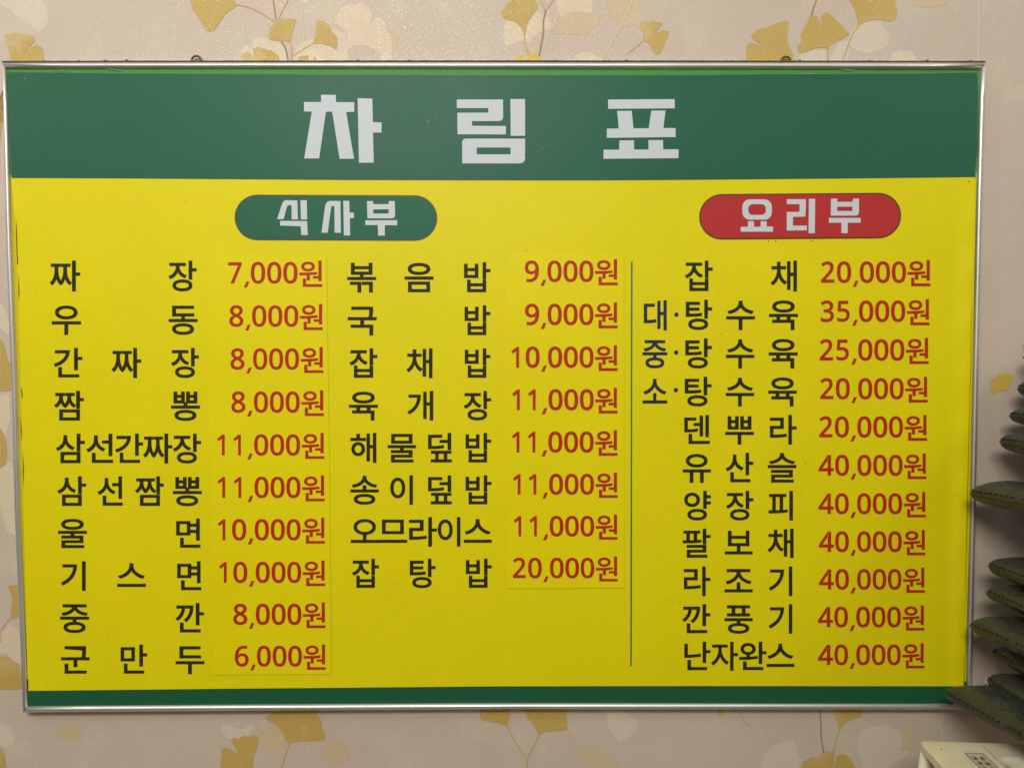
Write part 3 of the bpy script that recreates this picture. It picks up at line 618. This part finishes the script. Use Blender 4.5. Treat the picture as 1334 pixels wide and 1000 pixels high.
for ch, yt, yb_, a, b, dx, dy in (('대', 390.8, 430.2, 55, 143, 180, 264), ('중', 441.2, 479.6, 50, 145, 179, 409), ('소', 490.6, 530.4, 50, 145, 178, 553)):
    f = Flat(); x0, x1 = 820 + a / 2.942, 820 + b / 2.942; f.hangul(ch, x0, x1, yt, yb_)
    cx, cy = 820 + dx / 2.942, 320 + dy / 2.942
    f.build('size_letter', surf(.0005), M['navy'], panel, 'navy size letter ' + ch)
    f = Flat(); f.poly([(cx + 2.9 * math.cos(math.tau * k / 16), cy + 2.9 * math.sin(math.tau * k / 16)) for k in range(16)])
    f.build('dot', surf(.0005), M['navy'], panel)
f = Flat(); f.poly([(822.0, 340.5), (824.1, 340.5), (823.0, 867), (821.1, 867)])
f.build('dividing_line', surf(.0004), M['green_ink'], panel)

# ---- price strips and prices
def strip(pts, label):
    f = Flat(); f.poly(pts); o = f.build('price_strip', surf(.0012), M['yellow_patch'], sign, label, thick=.0006)
    ORG[o] = ORG[sign]
    return o
s1 = strip([(268, 334.2), (425.2, 334.2), (429, 600), (431.4, 877.6), (276.8, 878.6), (273, 600)], 'yellow strip of prices stuck over the left column')
s2 = strip([(658.2, 331.2), (812.6, 330.6), (813, 765.4), (659.6, 766.2)], 'yellow strip of prices stuck over the middle column')
SLOT = {'1': None}
def price(num, xr, yt, yb_, parent, Y):
    k = (yb_ - yt) / 28.3; f = Flat(); lb = ' of ' + num + '원'
    def done(nm, what): nonlocal f; f.build(nm, Y, M['red_ink'], parent, 'red ' + what + lb); f = Flat()
    X = lambda v: xr + v * k
    f.hangul('원', X(-30), X(0), yt - 1.7 * k, yb_ + 4.1 * k + .7); done('letter', 'letter 원')
    for a, b in ((-50.4, -31.8), (-71.2, -52.6), (-92.2, -73.5)): f.digit('0', X(a), X(b), yt, yb_); done('numeral', 'numeral 0')
    f.poly([(X(-97.8), yb_ - 3.0 * k), (X(-93.9), yb_ - 3.0 * k), (X(-97.0), yb_ + 4.9 * k), (X(-101.2), yb_ + 4.9 * k)]); done('comma', 'comma')
    lead = num.split(',')[0]
    ctr = {0: -113.4, 1: -133.8}
    wid = {'1': 10.2, '4': 20.4, '7': 17.4, '2': 17.4, '3': 17.4, '5': 16.4}
    for j, d in enumerate(reversed(lead)):
        c = ctr[j] + (-2 if d == '1' else 0) + (.8 if j == 0 else 0) ; w = wid.get(d, 18.6)
        t, bt = (yt + .5, yb_ - .4) if d in '1457' else (yt, yb_)
        if d in '23': bt = yb_ - (.4 if d == '2' else 0)
        f.digit(d, X(c - w / 2), X(c + w / 2), t, bt); done('numeral', 'numeral ' + d)
PR1 = [('7,000', 419.8, 341, 369.6), ('8,000', 420.5, 397.5, 425.8), ('8,000', 421.2, 453.5, 481.6), ('8,000', 421.9, 509.6, 537.6),
       ('11,000', 422.5, 565.3, 593.4), ('11,000', 423, 620.5, 648.6), ('10,000', 423.3, 675.6, 703.7), ('10,000', 423.6, 731.2, 759),
       ('8,000', 424, 785.7, 813.6), ('6,000', 424.3, 840.4, 867.9)]
for r in PR1: price(*r, s1, surf(.0014))
PR2 = [('9,000', 804.7, 339.3, 367.4), ('9,000', 804.6, 395.4, 423.4), ('10,000', 804.5, 451.1, 478.9), ('11,000', 804.5, 506.6, 534.2),
       ('11,000', 804.5, 561.6, 589.3), ('11,000', 804.6, 616.7, 644.1), ('11,000', 804.6, 671.4, 698.6), ('20,000', 804.7, 725.9, 753)]
for r in PR2: price(*r, s2, surf(.0014))
PR3 = [('20,000', 1212.2, 340.3, 368.6), ('35,000', 1211, 391.2, 419.4), ('25,000', 1209.9, 441.6, 469.8), ('20,000', 1208.6, 492.2, 520),
       ('20,000', 1207.8, 541.9, 569.8), ('40,000', 1206.9, 592, 619.6), ('40,000', 1206.2, 642, 669.5), ('40,000', 1205.6, 691.5, 718.8),
       ('40,000', 1204.9, 740.6, 767.7), ('40,000', 1204.4, 789.5, 816.8), ('40,000', 1204.1, 838.8, 866)]
for r in PR3: price(*r, panel, surf(.0005))

# ---- fly specks and scuffs
f = Flat(); rn = random.Random(12)
for (x, y, q) in ((545, 174.8, .9), (779, 109, .8), (1262.5, 236.4, 1.1), (1001, 313.8, .7), (1010.5, 313.6, .8), (1056, 313.6, .7), (1058.6, 313.5, .8), (613.6, 176.6, .7),
                  (240, 262, .6), (304, 405, .5), (686, 326, .6), (183, 528, .5), (1049, 603, .6), (1025, 303, .5), (1057.5, 277, .5), (430, 845, .5), (915, 800, .5), (700, 820, .5), (160, 420, .5), (520, 590, .5), (1150, 560, .5), (338, 815, .5)):
    f.poly([(x + q * rn.uniform(.6, 1.2) * math.cos(math.tau * k / 6), y + q * rn.uniform(.6, 1.2) * math.sin(math.tau * k / 6)) for k in range(6)])
sk = f.build('specks', lambda x, y: (surf_h(.0008) if y < 231 else surf(.0011))(x, y), mat('dirt speck', (.05, .04, .02), .8), sign, kind='stuff')
f = Flat()
for (x0, y0, x1, y1, w) in ((556, 159, 561, 156.5, 1.2), (557, 160.5, 560.5, 160.5, 1), (566, 152, 569, 149, .8), (522, 197, 580, 182, .35), (690, 205, 727, 180, .35), (30.5, 102.3, 33.5, 102.6, 1.1), (80, 90.5, 84, 93, .7), (140, 89.5, 158, 92, .6), (1040, 97, 1062, 96.3, .9), (1096, 90.5, 1112, 91.5, .7)):
    t = Vector((x1 - x0, y1 - y0)).normalized(); n_ = Vector((-t.y, t.x)) * w / 2
    f.add([(x0 + n_.x, y0 + n_.y), (x0 - n_.x, y0 - n_.y), (x1 - n_.x, y1 - n_.y), (x1 + n_.x, y1 + n_.y)], [(0, 1, 2, 3)])
f.build('scuffs', lambda x, y: surf_h(.0009)(x, y), mat('pale scuff', (.14, .28, .20), .7), sign, kind='stuff')

# ---- hanging rings behind the top rail
for (hx, hy) in ((256, 79.5), (1023.8, 80.5)):
    c = P(hx, hy, .017); R_, r_ = 6.2 * 1.334 / 925, 1.35 * 1.334 / 925; vs = []; fs = []
    for a in range(24):
        A_ = math.tau * a / 24
        for b in range(8):
            B_ = math.tau * b / 8
            rad = R_ + r_ * math.cos(B_)
            vs.append(Vector((c.x + rad * math.cos(A_), c.y + r_ * math.sin(B_) , c.z + rad * math.sin(A_))) - ORG[sign])
    for a in range(24):
        for b in range(8): fs.append((a * 8 + b, ((a + 1) % 24) * 8 + b, ((a + 1) % 24) * 8 + (b + 1) % 8, a * 8 + (b + 1) % 8))
    mesh_obj('hanging_ring', new_mesh('hanging_ring', vs, fs, True), M['wire'], sign)

# ------------------------------------------------------------------ cushions
def leather():
    m = mat('dark olive leatherette', (.05, .055, .035), .42, 0, .5); tc = N(m, 'ShaderNodeTexCoord'); v = tc.outputs['Object']
    n = noise_n(m, v, 14, 4, .6); n2 = noise_n(m, v, 260, 2, .6); n3 = noise_n(m, v, 45, 5, .75)
    c = ramp(m, n, [(.3, (.019, .023, .018)), (.7, (.038, .043, .033))])
    w = ramp(m, n3, [(.60, G(0)), (.74, G(.45))])
    c = mix(m, 'MIX', w, c, (.12, .14, .135))
    c = mix(m, 'MULTIPLY', 1.0, c, ramp(m, n2, [(.3, G(.8)), (.7, G(1.1))]))
    L(m, c, bsdf(m).inputs['Base Color'])
    L(m, ramp(m, n3, [(.35, G(.22)), (.7, G(.42))]), bsdf(m).inputs['Roughness'])
    vo = N(m, 'ShaderNodeTexVoronoi'); vo.inputs['Scale'].default_value = 320; L(m, v, vo.inputs['Vector'])
    b1 = bump(m, vo.outputs['Distance'], .25, .0006)
    b2 = N(m, 'ShaderNodeBump'); b2.inputs['Strength'].default_value = .8; b2.inputs['Distance'].default_value = .008
    L(m, noise_n(m, v, 38, 4, .6), b2.inputs['Height']); L(m, b1, b2.inputs['Normal']); L(m, b2.outputs[0], bsdf(m).inputs['Normal'])
    return m
M['leather'] = leather()
M['thread'] = mat('black seam thread', (.004, .004, .003), .9, 0, .1)
S = .45; HT, HB = .031, .024
def cshape(a, b, top, seed):
    cc = .055
    x = S / 2 * a * (1 - cc * (1 - b * b)); y = S / 2 * b * (1 - cc * (1 - a * a))
    dx, dy = max(1e-9, (1 - abs(a)) * S / 2), max(1e-9, (1 - abs(b)) * S / 2)
    d = (dx ** -3 + dy ** -3) ** (-1 / 3); w = .050 if top else .040
    f = math.sqrt(max(0, 1 - (1 - min(1, d / w)) ** 2.2)); dome = (1 - a * a) * (1 - b * b)
    f *= 1 - .14 * math.exp(-(dx + dy) / .03)
    h = (.0235 * f + .010 * dome) if top else -(.0215 * f + .004 * dome)
    nz = noise.noise(Vector((x * 9, y * 9, seed * 7.3 + (3 if not top else 0)))) * .006 * f
    ang = math.atan2(b, a); rad = max(abs(a), abs(b))
    g = noise.noise(Vector((math.cos(ang) * 15, math.sin(ang) * 15, seed * 3.1 + rad * 1.2))) * .0095 * math.exp(-((rad - .88) / .10) ** 2)
    g += noise.noise(Vector((x * 150, y * 150, seed * 5))) * .0016 * math.exp(-((rad - .965) / .03) ** 2)
    z = h + nz + (g if top else -g) * min(1, f * 1.5)
    sag = .004 * noise.noise(Vector((x * 4, y * 4, seed)))
    cr_ = (abs(a) * abs(b)) ** 3
    k_ = 1 - .026 * abs(a * b) ** 14; x *= k_; y *= k_
    edge = 1 - f
    nz = noise.noise(Vector((x * 9, y * 9, seed * 7.3 + (3 if not top else 0)))) * .005 * f
    # gathers running in from the seam
    ang = math.atan2(b, a); rad = max(abs(a), abs(b))
    g = noise.noise(Vector((math.cos(ang) * 13, math.sin(ang) * 13, seed * 3.1 + rad * 1.2))) * .0050 * math.exp(-((rad - .84) / .15) ** 2)
    z = h + nz + (g if top else -g) * min(1, f * 2)
    sag = .004 * noise.noise(Vector((x * 4, y * 4, seed)))
    cr_ = (abs(a) * abs(b)) ** 3
    return Vector((x, y, z + sag - .003 * cr_))
def cushion_meshes(seed):
    n = 44; g = [math.sin(math.pi / 2 * (2 * i / n - 1)) for i in range(n + 1)]
    vs = []; fs = []; idx = {}
    for side in (1, 0):
        for i, a in enumerate(g):
            for j, b in enumerate(g):
                bd = i in (0, n) or j in (0, n)
                if bd and side == 0: idx[(side, i, j)] = idx[(1, i, j)]; continue
                idx[(side, i, j)] = len(vs); vs.append(cshape(a, b, side == 1, seed))
    for side in (1, 0):
        for i in range(n):
            for j in range(n):
                q = (idx[(side, i, j)], idx[(side, i + 1, j)], idx[(side, i + 1, j + 1)], idx[(side, i, j + 1)])
                fs.append(q if side else tuple(reversed(q)))
    cover = new_mesh('cover', vs, fs, True)
    # edge path
    path = []
    K = 90
    for k in range(K): path.append((-1 + 2 * k / K, 1.0))
    for k in range(K): path.append((1.0, 1 - 2 * k / K))
    for k in range(K): path.append((1 - 2 * k / K, -1.0))
    for k in range(K): path.append((-1.0, -1 + 2 * k / K))
    pts = [cshape(a, b, True, seed) for a, b in path]; m = len(pts); r = .0019; vs = []; fs = []
    for k in range(m):
        t = (pts[(k + 1) % m] - pts[k - 1]).normalized(); up = Vector((0, 0, 1)); s = t.cross(up).normalized()
        for q in range(6):
            A_ = math.tau * q / 6; vs.append(pts[k] + s * math.cos(A_) * r * 1.1 + up * math.sin(A_) * r)
    for k in range(m):
        for q in range(6): fs.append((k * 6 + q, k * 6 + (q + 1) % 6, ((k + 1) % m) * 6 + (q + 1) % 6, ((k + 1) % m) * 6 + q))
    seam = new_mesh('seam', vs, fs, True)
    # stitches a little way in from the seam
    vs = []; fs = []; ins = .994; stn = random.Random(int(seed * 10))
    for k in range(K, m, 2):
        a, b = path[k]; a2, b2 = path[(k + 1) % m]
        p = cshape(a * ins, b * ins, True, seed); q = cshape(a2 * ins, b2 * ins, True, seed)
        t = (q - p)
        if t.length > .02 or stn.random() < .06: continue
        t.normalize(); q = p + t * stn.uniform(.0018, .0040); nrm = Vector((p.x, p.y, .12)).normalized(); s = t.cross(nrm).normalized()
        p = p + nrm * .0017; q = q + nrm * stn.uniform(.0013, .0018)
        n0 = len(vs)
        for c in (p, q):
            for (du, dv) in ((-.0009, -.0008), (.0009, -.0008), (.0008, .0008), (-.0008, .0008)):
                vs.append(c + s * du + nrm * dv)
        fs += [tuple(n0 + i for i in f) for f in ((0, 1, 5, 4), (1, 2, 6, 5), (2, 3, 7, 6), (3, 0, 4, 7), (3, 2, 1, 0), (4, 5, 6, 7))]
    stitch = new_mesh('stitching', vs, fs)
    return cover, seam, stitch
CM = [cushion_meshes(s) for s in (1.3, 4.7, 8.2, 11.9)]
CUSH = [
 (1228, 903, -.040, 8, 0, 0, 'dark green cushion lowest in the stack, its long corner overlapping the sign\'s bottom frame'),
 (1283, 886.5, -.030, -3, 1, 1, 'dark green cushion with frayed pale thread at its corner, just above the lowest one'),
 (1289.5, 849.5, -.030, -3, 2, 2, 'thin dark green cushion tucked directly below the cushion touching the sign\'s yellow corner'),
 (1260, 815.5, -.038, 5, 1, 3, 'dark green cushion whose stitched corner touches the sign\'s right frame near its bottom'),
 (1281.5, 772, -.030, 1, 0, 0, 'creased dark green cushion, the lower of the close pair beside the sign\'s frame'),
 (1284, 738, -.030, 0, -1, 1, 'dark green cushion, the upper of the close pair beside the sign\'s frame'),
 (1346, 691, -.010, 2, 0, 2, 'dark green cushion set back between the close pair and the worn one'),
 (1260.5, 643.5, -.038, 11, 0, 3, 'dark green cushion with worn pale patches, poking over the sign\'s right frame at mid height'),
 (1340, 610, -.010, 0, 0, 0, 'dark green cushion set back just above the worn one, at the photo\'s right edge'),
 (1299, 577, -.025, 0, 0, 1, 'dark green cushion just above the gap over the worn, protruding cushion'),
 (1311.5, 543, -.020, 1, 0, 2, 'dark green cushion third from the top, lower right of the single gold leaf'),
 (1322, 508, -.015, 0, 1, 3, 'dark green cushion second from the top, directly right of the single gold leaf'),
 (1329.5, 466, -.010, 0, 0, 0, 'topmost dark green cushion, only its corner in view above the gold leaf')]
proto = None
for (px, py, yt, yaw, tilt, var, label) in CUSH:
    cv, sm, stt = CM[var]
    tip = P(px, py, yt); a = math.radians(yaw); ti = math.radians(tilt)
    R3 = Matrix.Rotation(a, 3, 'Z') @ Matrix.Rotation(-ti, 3, 'Y')
    off = R3 @ Vector((S / 2 - .003, -S / 2 + .002, 0.005))
    o = empty('floor_cushion', tip + off, label, 'cushion', 'dark green cushions stacked beside the sign')
    o.rotation_euler = R3.to_euler()
    for nm, me, mm in (('cover', cv, M['leather']), ('seam', sm, M['leather']), ('stitching', stt, M['thread'])):
        c = mesh_obj(nm, me, mm, o)
        if nm == 'stitching': c['kind'] = 'stuff'
    if py == 886.5:       # frayed ends of thread at the corner
        f = []; vs = []
        rn = random.Random(2)
        for k in range(5):
            p = cshape(-1, 1, True, 4.7) + Vector((.001, -.001, .001)); d = Vector((rn.uniform(-1, .1), rn.uniform(-.3, .4), rn.uniform(-.4, 1))).normalized() * .006
            n0 = len(vs); w = Vector((0, .0004, .0004)); u = Vector((.0005, 0, .0003))
            vs += [p - w, p + w, p + u, p + d - w, p + d + w, p + d + u]; f += [(n0, n0 + 1, n0 + 4, n0 + 3), (n0 + 1, n0 + 2, n0 + 5, n0 + 4), (n0 + 2, n0, n0 + 3, n0 + 5)]
        mesh_obj('frayed_thread', new_mesh('frayed_thread', vs, f), mat('pale thread', (.6, .55, .48), .8), o)

# ------------------------------------------------------------------ cream plastic stand under the cushions
def cream_mat():
    m = mat('cream plastic', (.60, .56, .38), .42); v = coords(m)
    n = noise_n(m, v, 18, 4, .6); n2 = noise_n(m, v, 300, 2, .6)
    c = ramp(m, n, [(.3, (.57, .525, .36)), (.7, (.65, .61, .44))])
    c = mix(m, 'MULTIPLY', 1.0, c, ramp(m, n2, [(.3, G(.93)), (.7, G(1.0))]))
    L(m, c, bsdf(m).inputs['Base Color']); L(m, bump(m, n2, .15, .0004), bsdf(m).inputs['Normal']); return m
M['cream'] = cream_mat()
YB = -.105
c0 = P(1196.5, 963.0, YB); zt = c0.z; ya = math.radians(-4.0)
stand = empty('plastic_stand', (c0.x + .22, YB - .2, 0), 'cream plastic stand with open sides and a worn label on top, below the stacked cushions', 'stand')
stand.rotation_euler = (0, 0, ya)
RZ = Matrix.Rotation(ya, 3, 'Z'); so = Vector((c0.x + .22, YB - .2, 0))
tip = RZ.inverted() @ (c0 - so)          # back-left top corner in the stand's own axes
TX, TY = tip.x, tip.y; TW, TD = .46, .40
def bev_mesh(name, boxes, bev, seg=3):
    bm = bmesh.new()
    for (x0, x1, y0, y1, z0, z1, tx) in boxes:
        vs = [bm.verts.new((x + (0 if z == z1 else tx * (1 if x == x1 else 1)), y, z)) for x in (x0, x1) for y in (y0, y1) for z in (z0, z1)]
        for f in ((0, 1, 3, 2), (4, 6, 7, 5), (0, 4, 5, 1), (2, 3, 7, 6), (0, 2, 6, 4), (1, 5, 7, 3)): bm.faces.new([vs[i] for i in f])
    bmesh.ops.recalc_face_normals(bm, faces=bm.faces)
    bmesh.ops.bevel(bm, geom=list(bm.edges), offset=bev, segments=seg, affect='EDGES', clamp_overlap=True)
    for f in bm.faces: f.smooth = True
    me = bpy.data.meshes.new(name); bm.to_mesh(me); bm.free(); return me
# top plate as pieces around the grip slot (outer edge rounded by its own profile)
def loc_of(px, py):              # point of the top plane under a photograph pixel, in the stand's axes
    d = ROT @ Vector(((px - FW / 2) / FPX, (FH / 2 - py) / FPX, -1.0)); t = (zt - CAM.z) / d.z
    q = RZ.inverted() @ (CAM + d * t - so); return q
sa, sb = loc_of(1310, 992.6), loc_of(1334, 992.6)
sx0, sx1 = sa.x, sb.x; sy1 = sa.y; sy0 = sy1 - .035
bm = bmesh.new(); TH = .013
xs = [TX, TX + .0012, TX + .004, sx0, sx1, TX + TW - .004, TX + TW]; ys = [TY, TY - .0012, TY - .004, sy1, sy0, TY - TD + .004, TY - TD]
def edge_z(x, y):
    z = 0
    for d in (x - TX, TX + TW - x, TY - y, y - (TY - TD)):
        if d < .004: z -= .003 * (1 - d / .004) ** 2.0
    return z
def fine(l):
    out = []
    for a, b in zip(l, l[1:]):
        n = max(1, int(abs(b - a) / .012)) if abs(b - a) > .02 else 3
        out += [a + (b - a) * i / n for i in range(n)]
    return out + [l[-1]]
fx, fy = fine(xs), fine(ys)
def rnd_c(x, y):                 # round the corners in plan
    rr_ = .008; cx = min(max(x, TX + rr_), TX + TW - rr_); cy = min(max(y, TY - TD + rr_), TY - rr_)
    dx, dy = x - cx, y - cy; m = max(abs(dx), abs(dy)); l = math.hypot(dx, dy)
    if l > 1e-6 and dx and dy: k = m / l; return cx + dx * k, cy + dy * k
    return x, y
grid = {}
for i, x in enumerate(fx):
    for j, y in enumerate(fy):
        X_, Y_ = rnd_c(x, y); grid[i, j] = bm.verts.new((X_, Y_, zt + edge_z(x, y)))
mx = lambda a, b: (a + b) / 2
for i in range(len(fx) - 1):
    for j in range(len(fy) - 1):
        if sx0 < mx(fx[i], fx[i + 1]) < sx1 and sy0 < mx(fy[j], fy[j + 1]) < sy1: continue
        bm.faces.new((grid[i, j], grid[i, j + 1], grid[i + 1, j + 1], grid[i + 1, j]))
for e in [e for e in bm.edges if len(e.link_faces) == 1]:
    a, b = e.verts; pa, pb = bm.verts.new(a.co - Vector((0, 0, TH))), bm.verts.new(b.co - Vector((0, 0, TH))); bm.faces.new((a, b, pb, pa))
bmesh.ops.remove_doubles(bm, verts=bm.verts, dist=1e-5); bmesh.ops.recalc_face_normals(bm, faces=bm.faces)
for f in bm.faces: f.smooth = f.normal.z > .3
me = bpy.data.meshes.new('top_plate'); bm.to_mesh(me); bm.free()
mesh_obj('top_plate', me, M['cream'], stand)
mesh_obj('slot_floor', box_mesh('slot_floor', sx0 - .01, sx1 + .01, sy0 - .01, sy1 + .01, zt - TH - .006, zt - TH - .0005), mat('grey slot lining', (.36, .33, .27), .6), stand)
# legs and side rails, splayed outward towards the floor
LT = .020; tp = .10 * zt
def leg(x0, x1, y0, y1, sx):
    return bev_mesh('leg', [(x0, x1, y0, y1, 0, zt - TH - .0005, sx)], .004)
mesh_obj('leg', leg(TX + .0002, TX + .022, TY - .016, TY - .0006, -tp), M['cream'], stand)
mesh_obj('leg', leg(TX + .0002, TX + .022, TY - TD + .003, TY - TD + .032, -tp), M['cream'], stand)
mesh_obj('leg', leg(TX + TW - .022, TX + TW - .0015, TY - .030, TY - .003, tp), M['cream'], stand)
mesh_obj('leg', leg(TX + TW - .022, TX + TW - .0015, TY - TD + .003, TY - TD + .032, tp), M['cream'], stand)
for zc in (.30,):
    for s_ in (0, 1):
        sh = tp * (1 - zc / zt) * (1 if s_ else -1); xa = (TX + TW - .020 if s_ else TX + .004) + sh
        mesh_obj('side_rail', bev_mesh('side_rail', [(xa, xa + .016, TY - TD + .033, TY - .031, zc, zc + .03, 0)], .003), M['cream'], stand)
# parting line, worn label with its border, small hole
def top_poly(name, loops, dz, m, label=None):
    vs, fs = fill2d(loops); V = [(x, y, zt + dz) for x, y in vs]
    F = [f if (Vector(V[f[1]]) - Vector(V[f[0]])).cross(Vector(V[f[2]]) - Vector(V[f[0]])).z > 0 else tuple(reversed(f)) for f in fs]
    return mesh_obj(name, new_mesh(name, V, F), m, stand, label)
la, lb = loc_of(1255.5, 979.8), loc_of(1281.5, 981.8); lx0, lx1 = la.x, lb.x; ly1 = (la.y + lb.y) / 2; ly0 = ly1 - .085
top_poly('label_border', [[(lx0, ly0), (lx1, ly0), (lx1, ly1), (lx0, ly1)], [(lx0 + .0011, ly0 + .0011), (lx0 + .0011, ly1 - .0011), (lx1 - .0011, ly1 - .0011), (lx1 - .0011, ly0 + .0011)]], .0009, mat('label print', (.05, .045, .035), .6))
lab = top_poly('worn_label', [[(lx0, ly0), (lx1, ly0), (lx1, ly1), (lx0, ly1)]], .0005, mat('worn clear label', (.47, .44, .33), .35), 'worn rectangular label with blurred print')
vs = []; fs = []; rn = random.Random(9)
def bar(x0, x1, y0, y1):
    n0 = len(vs); vs.extend([(x0, y0, zt + .0009 + n0 * 1e-6), (x1, y0, zt + .0009 + n0 * 1e-6), (x1, y1, zt + .0009 + n0 * 1e-6), (x0, y1, zt + .0009 + n0 * 1e-6)]); fs.append((n0, n0 + 1, n0 + 2, n0 + 3))
lw = lx1 - lx0
for row in range(5):
    for col in range(2):
        cx = lx0 + lw * (.30 + .38 * col) + rn.uniform(-.0006, .0006); cy = ly1 - .016 - row * .0150
        for k in range(5):
            w = rn.uniform(.0022, .0052); x = cx + rn.uniform(-.0014, .0014); y = cy + (k - 2) * .0023
            bar(x - w, x + w, y - .0006, y + .0006)
        for q_ in (0, 1):
            x = cx + rn.uniform(-.004, .004); bar(x - .0006, x + .0006, cy - .0055 + q_ * .004, cy + .0010 + q_ * .004)
mesh_obj('label_print', new_mesh('label_print', vs, fs), mat('blurred print', (.07, .065, .05), .7), stand)
pa_ = loc_of(1262.5, 963.5)
ln = mat('parting line', (.20, .17, .10), .7)
top_poly('parting_line', [[(lx1 + .0125, TY - .012), (lx1 + .0135, TY - .012), (lx1 + .0135, TY - TD + .014), (lx1 + .0125, TY - TD + .014)]], .0004, ln)
wq = [loc_of(*p) for p in ((1303.5, 985.8), (1329, 986.2), (1333, 992.4), (1309, 992.0))]
top_poly('white_strip', [[(q.x, q.y) for q in wq]], .0006, mat('white strip', (.72, .72, .66), .4))  # white strip lying flat on the plate beside the grip slot
hc = loc_of(1226.4, 975.6)
top_poly('screw_hole', [[(hc.x + .0014 * math.cos(math.tau * k / 10), hc.y + .0014 * math.sin(math.tau * k / 10)) for k in range(10)]], .0004, M['dark_gap'])
